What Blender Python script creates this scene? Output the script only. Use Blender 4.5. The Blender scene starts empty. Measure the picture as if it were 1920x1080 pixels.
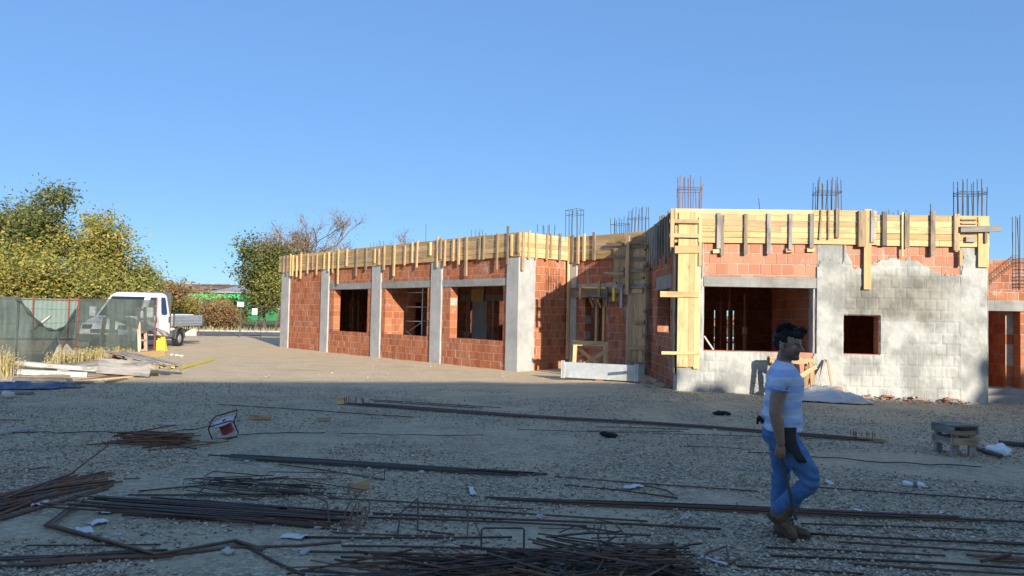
import bpy, math, random
import numpy as np
from mathutils import Vector, Matrix, noise as mnoise
random.seed(7); RNG = np.random.default_rng(11)
R = math.radians
scene = bpy.context.scene
COL = scene.collection

# ------------------------------------------------------------------ camera, sky, sun, exposure
FPX, CAMH, PITCH, ROLL = 1442.0, 1.7, 0.0357, 0.0210
_c, _s = math.cos(PITCH), math.sin(PITCH)
_right, _up, _fwd = Vector((1, 0, 0)), Vector((0, -_s, _c)), Vector((0, _c, _s))
CR = _right * math.cos(ROLL) + _up * math.sin(ROLL)
CU = -_right * math.sin(ROLL) + _up * math.cos(ROLL)
CAMP = Vector((0, 0, CAMH))
cam_data = bpy.data.cameras.new('camera'); cam = bpy.data.objects.new('camera', cam_data); COL.objects.link(cam)
cam_data.sensor_width = 36; cam_data.lens = FPX / 1920 * 36; cam_data.clip_start = 0.05; cam_data.clip_end = 3000
cam.matrix_world = Matrix(((CR.x, CU.x, -_fwd.x, 0), (CR.y, CU.y, -_fwd.y, 0), (CR.z, CU.z, -_fwd.z, CAMH), (0, 0, 0, 1)))
scene.camera = cam
SKY_TINT = (3.1, 3.65, 3.75)
SUN_EL, SUN_AZ = 16.0, 24.0            # azimuth: degrees right of straight behind the camera
sdir = Vector((math.sin(R(SUN_AZ)) * math.cos(R(SUN_EL)), -math.cos(R(SUN_AZ)) * math.cos(R(SUN_EL)), math.sin(R(SUN_EL))))
world = bpy.data.worlds.new('World'); scene.world = world; world.use_nodes = True
wn = world.node_tree.nodes; wl = world.node_tree.links; wn.clear()
sky = wn.new('ShaderNodeTexSky'); sky.sky_type = 'NISHITA'; sky.sun_disc = False
sky.sun_elevation = R(SUN_EL); sky.sun_rotation = R(180 - SUN_AZ)
sky.altitude = 100; sky.air_density = 0.5; sky.dust_density = 1.0; sky.ozone_density = 2.0
bg = wn.new('ShaderNodeBackground'); bg.inputs[1].default_value = 0.15
wo = wn.new('ShaderNodeOutputWorld'); 
# even tone curve over the whole dome (keeps the low horizon from clipping, as the phone did): c * tint / (1 + a * max(c))
def _w(t, **k):
    o = wn.new(t); [setattr(o, a, v) for a, v in k.items()]; return o
_sp = _w('ShaderNodeSeparateColor'); wl.new(sky.outputs[0], _sp.inputs[0])
_m1 = _w('ShaderNodeMath', operation='MAXIMUM'); wl.new(_sp.outputs[0], _m1.inputs[0]); wl.new(_sp.outputs[2], _m1.inputs[1])
_m2 = _w('ShaderNodeMath', operation='MULTIPLY_ADD'); wl.new(_m1.outputs[0], _m2.inputs[0]); _m2.inputs[1].default_value = 1.2; _m2.inputs[2].default_value = 1.0
_dv = _w('ShaderNodeVectorMath', operation='DIVIDE'); wl.new(sky.outputs[0], _dv.inputs[0]); wl.new(_m2.outputs[0], _dv.inputs[1])
_sc = _w('ShaderNodeVectorMath', operation='SCALE'); wl.new(sky.outputs[0], _sc.inputs[0]); _sc.inputs['Scale'].default_value = 0.05
_ad = _w('ShaderNodeVectorMath', operation='ADD'); wl.new(_dv.outputs[0], _ad.inputs[0]); wl.new(_sc.outputs[0], _ad.inputs[1])
_tn = _w('ShaderNodeVectorMath', operation='MULTIPLY'); wl.new(_ad.outputs[0], _tn.inputs[0]); _tn.inputs[1].default_value = SKY_TINT
wl.new(_tn.outputs[0], bg.inputs[0]); wl.new(bg.outputs[0], wo.inputs[0])
sun_d = bpy.data.lights.new('sun', 'SUN'); sun_d.energy = 4.0; sun_d.angle = R(0.5); sun_d.color = (1.0, 0.925, 0.80)
sun = bpy.data.objects.new('sun', sun_d); COL.objects.link(sun); sun.location = (30, -40, 30)
sun.rotation_euler = (-sdir).to_track_quat('-Z', 'Y').to_euler()
scene.view_settings.view_transform = 'Standard'; scene.view_settings.look = 'None'
scene.view_settings.exposure = 0.85; scene.view_settings.gamma = 1.0
scene.render.engine = 'CYCLES'

# ------------------------------------------------------------------ geometry from pixels
def sstep(a, b, v):
    t = np.clip((v - a) / (b - a), 0, 1); return t * t * (3 - 2 * t)
def gz(x, y):
    x = np.asarray(x, float); y = np.asarray(y, float)
    z = -0.023 * np.clip(x - 7, -4, 5) * sstep(9, 17, y) * sstep(0, 3, x)
    z = z + 0.02 * np.sin(x * .31 + 1) * np.sin(y * .27) * sstep(60, 30, y)
    return z
def ray(px, py):
    X = px - 960; Y = py - 540
    d = _fwd * FPX + CR * X - CU * Y
    return d.normalized()
def gp(px, py, up=0.0):
    d = ray(px, py); z = 0.0
    for _ in range(6):
        t = (z + up - CAMH) / d.z; p = CAMP + d * t; z = float(gz(p.x, p.y))
    p.z = z + up; return p
def atY(px, py, y):
    d = ray(px, py); return CAMP + d * (y / d.y)
def proj(P):
    v = Vector(P) - CAMP; k = v.dot(_fwd)
    return 960 + FPX * v.dot(CR) / k, 540 - FPX * v.dot(CU) / k, k
class Wall:
    def __init__(s, o, ang, L):
        s.o = Vector((o[0], o[1], 0)); s.a = R(ang); s.L = L
        s.d = Vector((math.cos(s.a), math.sin(s.a), 0)); s.n = Vector((math.sin(s.a), -math.cos(s.a), 0))   # n = outward
        s.M = Matrix.Translation(s.o) @ Matrix.Rotation(s.a, 4, 'Z')
    def P(s, x, y, z): return s.o + s.d * x - s.n * y + Vector((0, 0, z))
    def uv(s, px, py, y=0.0):
        d = ray(px, py); o = s.o - s.n * y
        t = (o - CAMP).dot(s.n) / d.dot(s.n); p = CAMP + d * t
        return (p - s.o).dot(s.d), p.z
    def ux(s, px, y=0.0, z=2.0):       # wall coordinate of the vertical line through px at height z
        lo, hi = 560., 600.
        py = 590.
        for _ in range(12):
            x, zz = s.uv(px, py, y); k = proj(s.P(x, y, zz))[2]; py += (zz - z) * FPX / k
        return s.uv(px, py, y)[0]
A1 = Vector((-10.809, 36.025, 0))
B1 = A1 + 16.725 * Vector((math.cos(R(-48.8)), math.sin(R(-48.8)), 0))
C1 = B1 + 2.14 * Vector((math.cos(R(41.2)), math.sin(R(41.2)), 0))
D1 = C1 + 3.28 * Vector((math.cos(R(-48.8)), math.sin(R(-48.8)), 0))
E1 = Vector((3.82, 17.74, 0)); F1 = Vector((10.656, 17.24, 0))
_w4 = (E1 - D1); _w5 = (F1 - E1)
W1 = Wall(A1, -48.8, 16.725); W2 = Wall(B1, 41.2, 2.14); W3 = Wall(C1, -48.8, 3.28)
W4 = Wall(D1, math.degrees(math.atan2(_w4.y, _w4.x)), _w4.length); W5 = Wall(E1, math.degrees(math.atan2(_w5.y, _w5.x)), _w5.length)
ZF0, ZF1 = 3.50, 4.25

# ------------------------------------------------------------------ object helpers
WM = {}
def link(o): COL.objects.link(o); return o
def empty(name, loc, label, cat, group=None, rot=0.0):
    o = bpy.data.objects.new(name, None); link(o); o.empty_display_size = 0.2
    M = Matrix.Translation(Vector(loc)) @ Matrix.Rotation(rot, 4, 'Z'); o.matrix_basis = M; WM[o] = M
    tag(o, label, cat, group); return o
def tag(o, label=None, cat=None, group=None, kind=None):
    if label: o['label'] = label
    if cat: o['category'] = cat
    if group: o['group'] = group
    if kind: o['kind'] = kind
    return o
def mobj(name, me, mat, parent=None, M=None):
    o = bpy.data.objects.new(name, me); link(o)
    if mat is not None and len(me.materials) == 0: me.materials.append(mat)
    M = M if M is not None else Matrix.Identity(4); WM[o] = M
    if parent is not None:
        o.parent = parent; o.matrix_basis = WM[parent].inverted() @ M
    else: o.matrix_basis = M
    return o
class MB:
    def __init__(s): s.v = []; s.f = []; s.t = []; s.m = []
    def add(s, v, f, tint=None, mi=0):
        n = len(s.v); s.v += [tuple(p) for p in v]
        for q in f: s.f.append(tuple(i + n for i in q)); s.t.append(tint if tint is not None else 0.5); s.m.append(mi)
        return s
    def box(s, a, b, tint=None, mi=0):
        x0, y0, z0 = a; x1, y1, z1 = b
        return s.add([(x0,y0,z0),(x1,y0,z0),(x1,y1,z0),(x0,y1,z0),(x0,y0,z1),(x1,y0,z1),(x1,y1,z1),(x0,y1,z1)],
              [(3,2,1,0),(4,5,6,7),(0,1,5,4),(1,2,6,5),(2,3,7,6),(3,0,4,7)], tint, mi)
    def brick(s, x0, x1, z0, z1, y0, y1, c=.007, tint=None, j=0.0):
        q = lambda: random.uniform(-j, j)
        a, b, d, e = x0+q(), x1+q(), z0+q(), z1+q()
        y0 = y0 + q()
        v = [(a,y1,d),(b,y1,d),(b,y1,e),(a,y1,e),(a,y0+c,d),(b,y0+c,d),(b,y0+c,e),(a,y0+c,e),
             (a+c,y0,d+c),(b-c,y0,d+c),(b-c,y0,e-c),(a+c,y0,e-c)]
        return s.add(v, [(0,3,2,1),(0,1,5,4),(1,2,6,5),(2,3,7,6),(3,0,4,7),(4,5,9,8),(5,6,10,9),(6,7,11,10),(7,4,8,11),(8,9,10,11)], tint)
    def tube(s, pts, r, n=6, tint=None, cap=True, mi=0):
        pts = [Vector(p) for p in pts]; rings = []
        rr = r if hasattr(r, '__len__') else [r] * len(pts)
        ref = None; base = len(s.v)
        for i, p in enumerate(pts):
            t = (pts[min(i+1, len(pts)-1)] - pts[max(i-1, 0)]); t = t.normalized() if t.length > 1e-9 else Vector((0,0,1))
            if ref is None: ref = Vector((0,0,1)) if abs(t.z) < .9 else Vector((1,0,0))
            a = t.cross(ref).normalized(); b = t.cross(a).normalized(); ref = -b if False else ref
            if abs(t.dot(ref)) > .95: ref = Vector((1,0,0)) if abs(t.x) < .8 else Vector((0,1,0)); a = t.cross(ref).normalized(); b = t.cross(a)
            for k in range(n):
                w = 2*math.pi*k/n; s.v.append(tuple(p + (a*math.cos(w) + b*math.sin(w))*rr[i]))
        tt = tint if tint is not None else 0.5
        for i in range(len(pts)-1):
            for k in range(n):
                k2 = (k+1) % n; s.f.append((base+i*n+k, base+i*n+k2, base+(i+1)*n+k2, base+(i+1)*n+k)); s.t.append(tt); s.m.append(mi)
        if cap:
            s.f.append(tuple(base+k for k in range(n))[::-1]); s.t.append(tt); s.m.append(mi)
            s.f.append(tuple(base+(len(pts)-1)*n+k for k in range(n))); s.t.append(tt); s.m.append(mi)
        return s
    def mesh(s, name='mesh', smooth=False, mats=None):
        me = bpy.data.meshes.new(name); me.from_pydata(s.v, [], s.f); me.update()
        at = me.attributes.new('tint', 'FLOAT', 'FACE'); at.data.foreach_set('value', s.t)
        if mats:
            for m in mats: me.materials.append(m)
            me.polygons.foreach_set('material_index', s.m)
        if smooth: me.polygons.foreach_set('use_smooth', [True]*len(me.polygons))
        return me
    def obj(s, name, mat, parent=None, M=None, smooth=False):
        if M is not None and False: pass
        return mobj(name, s.mesh(name, smooth), mat, parent, M)
def fix_normals(me):
    import bmesh
    bm = bmesh.new(); bm.from_mesh(me); bmesh.ops.recalc_face_normals(bm, faces=bm.faces); bm.to_mesh(me); bm.free(); return me
def board(name, parent, p0, p1, wdir, w, t, mat, jit=0.0, bev=0.0):
    """timber: length p0->p1, width w along wdir, thickness t along the third axis; centred on the line"""
    p0 = Vector(p0); p1 = Vector(p1); X = (p1-p0); L = X.length; X.normalize()
    Wd = Vector(wdir); Wd = (Wd - X*Wd.dot(X)).normalized(); N = X.cross(Wd)
    M = Matrix(((X.x,Wd.x,N.x,p0.x),(X.y,Wd.y,N.y,p0.y),(X.z,Wd.z,N.z,p0.z),(0,0,0,1)))
    m = MB(); n = max(1, int(L/0.8)) if jit else 1
    vs = []; fs = []
    ph = random.uniform(0, 9); 
    for i in range(n+1):
        x = L*i/n; o = jit*math.sin(ph+i*1.3); q = jit*.6*math.cos(ph*2+i)
        vs += [(x,-w/2+q,-t/2+o),(x,w/2+q,-t/2+o),(x,w/2+q,t/2+o),(x,-w/2+q,t/2+o)]
    for i in range(n):
        a = 4*i
        for k in range(4): fs.append((a+k, a+(k+1)%4, a+4+(k+1)%4, a+4+k))
    fs.append((3,2,1,0)); a = 4*n; fs.append((a,a+1,a+2,a+3))
    m.add(vs, fs, random.random())
    me = m.mesh(name)
    return mobj(name, fix_normals(me), mat, parent, M)

# ------------------------------------------------------------------ materials
def mat(name):
    m = bpy.data.materials.new(name); m.use_nodes = True; nt = m.node_tree
    b = nt.nodes['Principled BSDF']; return m, nt, b
class NT:
    def __init__(s, nt): s.nt = nt
    def n(s, t, **k):
        o = s.nt.nodes.new(t)
        for a, v in k.items(): setattr(o, a, v)
        return o
    def l(s, a, b): s.nt.links.new(a, b)
    def coord(s, kind='Object', scale=(1,1,1), rnd=0.0):
        tc = s.n('ShaderNodeTexCoord'); mp = s.n('ShaderNodeMapping'); mp.inputs['Scale'].default_value = scale
        s.l(tc.outputs[kind], mp.inputs[0])
        if rnd:
            oi = s.n('ShaderNodeObjectInfo'); vm = s.n('ShaderNodeMath', operation='MULTIPLY'); s.l(oi.outputs['Random'], vm.inputs[0]); vm.inputs[1].default_value = rnd
            s.l(vm.outputs[0], mp.inputs['Location'])
        return mp.outputs[0]
    def pos(s, scale=(1,1,1)):
        g = s.n('ShaderNodeNewGeometry'); mp = s.n('ShaderNodeMapping'); mp.inputs['Scale'].default_value = scale; s.l(g.outputs['Position'], mp.inputs[0]); return mp.outputs[0]
    def noise(s, vec, scale, detail=4, rough=.55, dist=0.0):
        o = s.n('ShaderNodeTexNoise'); o.inputs['Scale'].default_value = scale; o.inputs['Detail'].default_value = detail; o.inputs['Roughness'].default_value = rough; o.inputs['Distortion'].default_value = dist
        if vec is not None: s.l(vec, o.inputs['Vector'])
        return o.outputs[0]
    def ramp(s, fac, stops, interp='LINEAR'):
        o = s.n('ShaderNodeValToRGB'); e = o.color_ramp.elements; o.color_ramp.interpolation = interp
        while len(e) < len(stops): e.new(.5)
        for el, (p, c) in zip(e, stops): el.position = p; el.color = (c, c, c, 1) if not hasattr(c, '__len__') else (*c, 1)
        s.l(fac, o.inputs[0]); return o.outputs[0]
    def mix(s, fac, a, b, mode='MIX'):
        o = s.n('ShaderNodeMix', data_type='RGBA', blend_type=mode)
        for k, v in ((0, fac), (6, a), (7, b)):
            if hasattr(v, 'is_linked') or hasattr(v, 'links'): s.l(v, o.inputs[k])
            elif k == 0: o.inputs[0].default_value = v
            else: o.inputs[k].default_value = (*v, 1) if len(v) == 3 else v
        return o.outputs[2]
    def math(s, op, a, b=0.0, c=None):
        o = s.n('ShaderNodeMath', operation=op)
        for k, v in ((0, a), (1, b), (2, c)):
            if v is None: continue
            if hasattr(v, 'links'): s.l(v, o.inputs[k])
            else: o.inputs[k].default_value = v
        return o.outputs[0]
    def attr(s, name):
        o = s.n('ShaderNodeAttribute'); o.attribute_name = name; return o.outputs['Fac']
    def orand(s): return s.n('ShaderNodeObjectInfo').outputs['Random']
    def bump(s, h, strength=.3, dist=.01, b=None):
        o = s.n('ShaderNodeBump'); o.inputs['Strength'].default_value = strength; o.inputs['Distance'].default_value = dist; s.l(h, o.inputs['Height'])
        if b is not None: s.l(o.outputs[0], b.inputs['Normal'])
        return o.outputs[0]
def simple(name, col, rough=.7, var=.25, scale=6, metal=0.0, bump=0.0, bscale=40, spec=.3, rnd=True, dirt=None, kind='Object'):
    m, nt, b = mat(name); t = NT(nt); v = t.coord(kind, rnd=5.0 if rnd else 0.0)
    n = t.noise(v, scale, 6, .6)
    lo = tuple(c*(1-var) for c in col); hi = tuple(min(1, c*(1+var)) for c in col)
    c = t.ramp(n, [(.25, lo), (.75, hi)])
    if dirt:
        d = t.ramp(t.noise(v, scale*.45, 5, .65), [(.48, 0.0), (.62, 1.0)]); c = t.mix(d, c, dirt)
    t.l(c, b.inputs['Base Color']); b.inputs['Roughness'].default_value = rough; b.inputs['Metallic'].default_value = metal; b.inputs['Specular IOR Level'].default_value = spec
    if bump: t.bump(t.noise(v, bscale, 4), bump, .01, b)
    return m
def wood(name, c0, c1, knots=True, weather=0.0, stain=(.08,.07,.06)):
    m, nt, b = mat(name); t = NT(nt)
    v = t.coord('Object', (1.2, 14, 14), rnd=40.0)
    g = t.noise(v, 1.6, 6, .65, .6)
    c = t.ramp(g, [(.28, c0), (.72, c1)])
    tint = t.math('MULTIPLY_ADD', t.orand(), .55, .72)
    cc = t.n('ShaderNodeCombineColor'); [t.l(tint, cc.inputs[i]) for i in range(3)]
    c = t.mix(1.0, c, cc.outputs[0], 'MULTIPLY')
    if weather:
        w = t.ramp(t.noise(t.coord('Object', (.8, 4, 4), rnd=17.0), 1.5, 5, .7), [(.62-weather*.4, 0.0), (.75-weather*.25, 1.0)])
        c = t.mix(w, c, stain)
    if knots:
        vo = t.n('ShaderNodeTexVoronoi'); vo.inputs['Scale'].default_value = 1.0; t.l(t.coord('Object', (2.2, 9, 9), rnd=23.0), vo.inputs['Vector'])
        k = t.ramp(vo.outputs['Distance'], [(.06, 1.0), (.13, 0.0)]); c = t.mix(t.math('MULTIPLY', k, .65), c, tuple(x*.35 for x in c0))
    t.l(c, b.inputs['Base Color']); b.inputs['Roughness'].default_value = .75; b.inputs['Specular IOR Level'].default_value = .25
    t.bump(g, .25, .004, b); return m
M_new = wood('new_pine', (.50,.32,.14), (.74,.53,.27), True, .18, (.40,.26,.13))
M_form = wood('stained_pine', (.38,.235,.10), (.58,.385,.18), True, .25, (.30,.19,.09))
M_old = wood('old_timber', (.20,.14,.09), (.36,.27,.18), True, .45, (.13,.115,.10))
M_mid = wood('used_pine', (.36,.24,.13), (.55,.39,.22), True, .30, (.22,.17,.12))
M_grey = wood('grey_timber', (.22,.20,.18), (.42,.39,.35), True, .35, (.14,.13,.12))
M_pale = wood('pale_timber', (.45,.42,.37), (.66,.63,.57), False, .3, (.3,.28,.25))

def brick_material(name, c0, c1, smear=.35, smear_col=(.42,.38,.34), dust=.0):
    m, nt, b = mat(name); t = NT(nt); v = t.coord('Object', rnd=9.0); w = t.pos()
    a = t.math('FRACT', t.math('ADD', t.attr('tint'), t.math('MULTIPLY', t.orand(), 3.7)))
    c = t.ramp(a, [(0.0, c0), (.5, tuple((p+q)/2 for p, q in zip(c0, c1))), (1.0, c1)])
    fine = t.noise(v, 28, 5, .7); c = t.mix(t.ramp(fine, [(.3, .35), (.7, 0.0)]), c, tuple(x*.6 for x in c0))
    ms = t.ramp(t.noise(w, 2.3, 6, .75), [(.62-smear*.14, 0.0), (.70-smear*.04, 1.0)])
    streak = t.noise(t.pos((9, 9, 1.1)), 1.0, 5, .7)
    ms2 = t.math('MULTIPLY', t.ramp(streak, [(.60-smear*.1, 0.0), (.68-smear*.06, 1.0)]), t.ramp(t.noise(w, .8, 4, .6), [(.45, 0.0), (.6, 1.0)]))
    mm = t.math('MAXIMUM', t.math('MULTIPLY', ms, .7), t.math('MULTIPLY', ms2, .75))
    c = t.mix(mm, c, smear_col)
    t.l(c, b.inputs['Base Color']); b.inputs['Roughness'].default_value = .85; b.inputs['Specular IOR Level'].default_value = .2
    wv = t.n('ShaderNodeTexWave'); wv.bands_direction = 'X'; wv.inputs['Scale'].default_value = 13.0; wv.inputs['Distortion'].default_value = .4; t.l(t.coord('Object'), wv.inputs['Vector'])
    h = t.math('ADD', t.math('MULTIPLY', wv.outputs['Fac'], .6), fine); t.bump(h, .45, .004, b); return m
M_brick = brick_material('clay_block', (.36,.115,.05), (.52,.20,.095), .35)
M_brick_old = brick_material('clay_block_smeared', (.31,.10,.048), (.46,.165,.08), .75)
M_brick_pink = brick_material('clay_block_pale', (.46,.195,.115), (.58,.28,.175), .15, (.5,.44,.38))
M_mortar = simple('mortar', (.44,.39,.33), .95, .3, 9, bump=.4)
def concrete_material(name, col, var=.2, lines=True):
    m, nt, b = mat(name); t = NT(nt); v = t.coord('Object', rnd=7.0)
    n = t.noise(v, 2.2, 8, .65); lo = tuple(c*(1-var) for c in col); hi = tuple(min(1, c*(1+var*.6)) for c in col)
    c = t.ramp(n, [(.3, lo), (.7, hi)])
    st = t.noise(t.coord('Object', (7, 7, .5), rnd=3.0), 1.2, 4, .6); c = t.mix(t.ramp(st, [(.52, 0.0), (.75, .45)]), c, tuple(x*.6 for x in col))
    vo = t.n('ShaderNodeTexVoronoi'); vo.inputs['Scale'].default_value = 9; t.l(v, vo.inputs['Vector'])
    c = t.mix(t.ramp(vo.outputs['Distance'], [(.05, .5), (.10, 0.0)]), c, tuple(x*.45 for x in col))
    t.l(c, b.inputs['Base Color']); b.inputs['Roughness'].default_value = .85; b.inputs['Specular IOR Level'].default_value = .25
    h = t.noise(v, 30, 4)
    if lines:
        wv = t.n('ShaderNodeTexWave'); wv.bands_direction = 'X'; wv.wave_profile = 'SAW'; wv.inputs['Scale'].default_value = 1.9; t.l(t.coord('Object', (1, 1, 0)), wv.inputs['Vector'])
        h = t.math('ADD', t.math('MULTIPLY', h, .4), t.ramp(wv.outputs['Fac'], [(0.0, 0.0), (.04, 1.0), (.96, 1.0), (1.0, 0.0)]))
    t.bump(h, .35, .006, b); return m
M_conc = concrete_material('cast_concrete', (.43,.42,.395), .22)
M_lint = concrete_material('lintel_concrete', (.30,.29,.27), .3, False)
def plaster_material():
    m, nt, b = mat('splash_plaster'); t = NT(nt); v = t.coord('Object')
    n = t.noise(v, 3.0, 8, .7); c = t.ramp(n, [(.25, (.40,.395,.36)), (.5, (.475,.47,.43)), (.75, (.53,.525,.48))])
    # damp grey band of fresher mortar
    z = t.n('ShaderNodeSeparateXYZ'); t.l(v, z.inputs[0])
    wz = t.math('ADD', z.outputs[2], t.math('MULTIPLY', t.noise(v, 1.3, 6, .7), .7))
    band = t.ramp(t.math('MULTIPLY', wz, .25), [(.50, 0.0), (.56, 1.0), (.77, 1.0), (.83, 0.0)])
    bx = t.ramp(t.math('MULTIPLY', z.outputs[0], .125), [(.43, 0.0), (.50, 1.0), (.70, 1.0), (.80, .0)])
    c = t.mix(t.math('MULTIPLY', t.math('MULTIPLY', band, bx), .75), c, (.24,.22,.18))
    t.l(c, b.inputs['Base Color']); b.inputs['Roughness'].default_value = .95; b.inputs['Specular IOR Level'].default_value = .1
    wv = t.n('ShaderNodeTexWave'); wv.bands_direction = 'X'; wv.inputs['Scale'].default_value = 14.0; wv.inputs['Distortion'].default_value = 2.5; wv.inputs['Detail'].default_value = 3; t.l(t.coord('Object', (1,1,.25)), wv.inputs['Vector'])
    ribs = t.math('MULTIPLY', wv.outputs['Fac'], t.ramp(t.noise(v, 1.6, 4), [(.4, 0.0), (.6, 1.1)]))
    h = t.math('ADD', t.noise(v, 26, 6, .75), ribs); t.bump(h, 1.0, .014, b); return m
M_plaster = plaster_material()
def steel_material(name, c0, c1, rough=.65, metal=.35):
    m, nt, b = mat(name); t = NT(nt); v = t.coord('Object', rnd=21.0)
    n = t.noise(t.pos(), 14, 5, .7); r = t.math('MULTIPLY_ADD', t.orand(), .5, -.25)
    c = t.ramp(t.math('ADD', n, r), [(.3, c0), (.7, c1)]); t.l(c, b.inputs['Base Color'])
    b.inputs['Roughness'].default_value = rough; b.inputs['Metallic'].default_value = metal
    t.bump(t.noise(t.pos(), 160, 2), .35, .002, b); return m
M_rebar = steel_material('rebar_steel', (.075,.052,.040), (.165,.105,.072), .7, .1)
M_rust = steel_material('rusty_steel', (.13,.06,.032), (.27,.13,.065), .8, .05)
M_dark = steel_material('dark_steel', (.045,.042,.040), (.10,.088,.078), .65, .15)
M_prop = steel_material('prop_steel', (.25,.11,.06), (.40,.22,.13), .75, .1)
M_galv = simple('galvanised', (.62,.64,.63), .45, .15, 5, metal=.35, bump=.1, dirt=(.52,.50,.46))
def ground_material():
    m, nt, b = mat('yard_ground'); t = NT(nt); p = t.pos(); sx = t.n('ShaderNodeSeparateXYZ'); t.l(p, sx.inputs[0])
    big = t.noise(p, .22, 6, .6); mid = t.noise(p, 1.1, 6, .65); fine = t.noise(p, 9, 6, .7)
    vor = t.n('ShaderNodeTexVoronoi'); vor.inputs['Scale'].default_value = 30; t.l(p, vor.inputs['Vector'])
    vor2 = t.n('ShaderNodeTexVoronoi'); vor2.inputs['Scale'].default_value = 11; t.l(p, vor2.inputs['Vector']); c2 = t.n('ShaderNodeSeparateColor'); t.l(vor2.outputs['Color'], c2.inputs[0])
    cs = t.n('ShaderNodeSeparateColor'); t.l(vor.outputs['Color'], cs.inputs[0])
    grav = t.ramp(cs.outputs[0], [(0.0, (.24,.195,.13)), (.45, (.53,.43,.285)), (.8, (.70,.59,.41)), (1.0, (.88,.77,.58))])
    grav = t.mix(t.ramp(vor.outputs['Distance'], [(.25, 0.0), (.6, .6)]), grav, (.28,.235,.165))
    soil = t.ramp(fine, [(.28, (.42,.345,.225)), (.5, (.57,.475,.315)), (.72, (.70,.59,.405))])
    gmask = t.ramp(t.math('ADD', t.math('MULTIPLY', mid, .7), t.math('MULTIPLY', big, .5)), [(.52, 1.0), (.66, 0.0)])
    peb = t.ramp(c2.outputs[0], [(.90, 0.0), (.93, 1.0)]); soil = t.mix(t.math('MULTIPLY', peb, t.ramp(vor2.outputs['Distance'], [(.18, 1.0), (.26, 0.0)])), soil, (.74,.66,.52))
    drt = t.ramp(t.noise(p, 3.5, 6, .75), [(.56, 0.0), (.70, .55)]); soil = t.mix(drt, soil, (.30,.245,.155))
    near = t.mix(gmask, soil, grav)
    sand = t.ramp(t.math('ADD', t.math('MULTIPLY', mid, .5), t.math('MULTIPLY', fine, .5)), [(.3, (.64,.475,.285)), (.55, (.78,.60,.385)), (.8, (.86,.71,.50))])
    sand = t.mix(t.math('MULTIPLY', peb, t.ramp(vor2.outputs['Distance'], [(.18, .9), (.26, 0.0)])), sand, (.80,.74,.62)); sand = t.mix(t.ramp(t.noise(t.pos((.5, 1.6, 1)), 1.4, 6, .75), [(.52, 0.0), (.68, .6)]), sand, (.54,.385,.225))
    red = t.ramp(t.noise(t.pos((.35, 1.0, 1)), .55, 5, .7), [(.60, 0.0), (.70, .55)]); sand = t.mix(red, sand, (.40,.24,.15))
    # sandy yard beyond, grey gravel this side; the front by the plastered wing stays grey
    yy = t.math('ADD', t.math('ADD', sx.outputs[1], t.math('MULTIPLY', big, 5.0)), t.math('MULTIPLY', mid, 2.5))
    far = t.ramp(t.math('MULTIPLY', t.math('SUBTRACT', yy, 18.5), .2), [(0.0, 0.0), (1.0, 1.0)])
    xs = t.ramp(t.math('MULTIPLY', t.math('SUBTRACT', 5.5, sx.outputs[0]), .3), [(0.0, 0.0), (1.0, 1.0)])
    c = t.mix(t.math('MULTIPLY', far, xs), near, sand)
    # grass verge far away
    gr = t.ramp(t.math('MULTIPLY', t.math('SUBTRACT', sx.outputs[1], 62.0), .1), [(0.0, 0.0), (1.0, 1.0)])
    c = t.mix(gr, c, t.ramp(mid, [(.3, (.16,.13,.06)), (.7, (.26,.20,.10))]))
    t.l(c, b.inputs['Base Color']); b.inputs['Roughness'].default_value = .95; b.inputs['Specular IOR Level'].default_value = .15
    h = t.math('ADD', t.math('MULTIPLY', t.math('SUBTRACT', .6, vor.outputs['Distance']), 1.0), t.math('MULTIPLY', fine, .8))
    t.bump(h, .9, .035, b); return m
M_ground = ground_material()
M_road = simple('asphalt', (.20,.20,.205), .9, .2, 2, bump=.3)
M_white = simple('white_paint', (.80,.82,.83), .35, .04, 1.5, spec=.5)
M_glass, _nt, _b = mat('dark_glass'); _b.inputs['Base Color'].default_value = (.02,.03,.035,1); _b.inputs['Roughness'].default_value = .05; _b.inputs['Specular IOR Level'].default_value = .8
M_alu = simple('dull_aluminium', (.46,.49,.50), .45, .12, 3, metal=.45)
M_black = simple('black_rubber', (.022,.022,.023), .8, .3, 8)
M_hub = simple('wheel_steel', (.42,.42,.42), .5, .15, 8, metal=.3)
M_plastic = simple('grey_plastic', (.09,.09,.095), .6, .15, 6)
M_yellow = simple('yellow_paint', (.72,.60,.06), .55, .12, 5)
M_redpaint = simple('red_oxide', (.22,.065,.045), .7, .25, 6)
M_greenwall = simple('green_cladding', (.07,.42,.14), .6, .1, 1)
M_signwhite = simple('sign_white', (.86,.86,.85), .5, .03, 2)
M_sheet = simple('plastic_sheet', (.48,.50,.52), .45, .2, 3, bump=.2, dirt=(.36,.33,.29))
M_blue = simple('blue_tarp', (.07,.11,.20), .55, .35, 4, bump=.3, dirt=(.22,.22,.22))
M_bag = simple('clear_bag', (.80,.84,.88), .3, .08, 6)
M_paper = simple('pale_litter', (.66,.66,.62), .8, .12, 7)
M_cfence = simple('corrugated_green', (.19,.25,.225), .5, .15, 1, metal=.2)
M_roofrust = simple('rusted_roof', (.22,.11,.07), .85, .3, .35, dirt=(.42,.40,.38))
M_roofgrey = simple('grey_roof', (.32,.33,.34), .8, .15, .5)
M_render = simple('weathered_render', (.50,.47,.42), .9, .15, .6)
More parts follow.
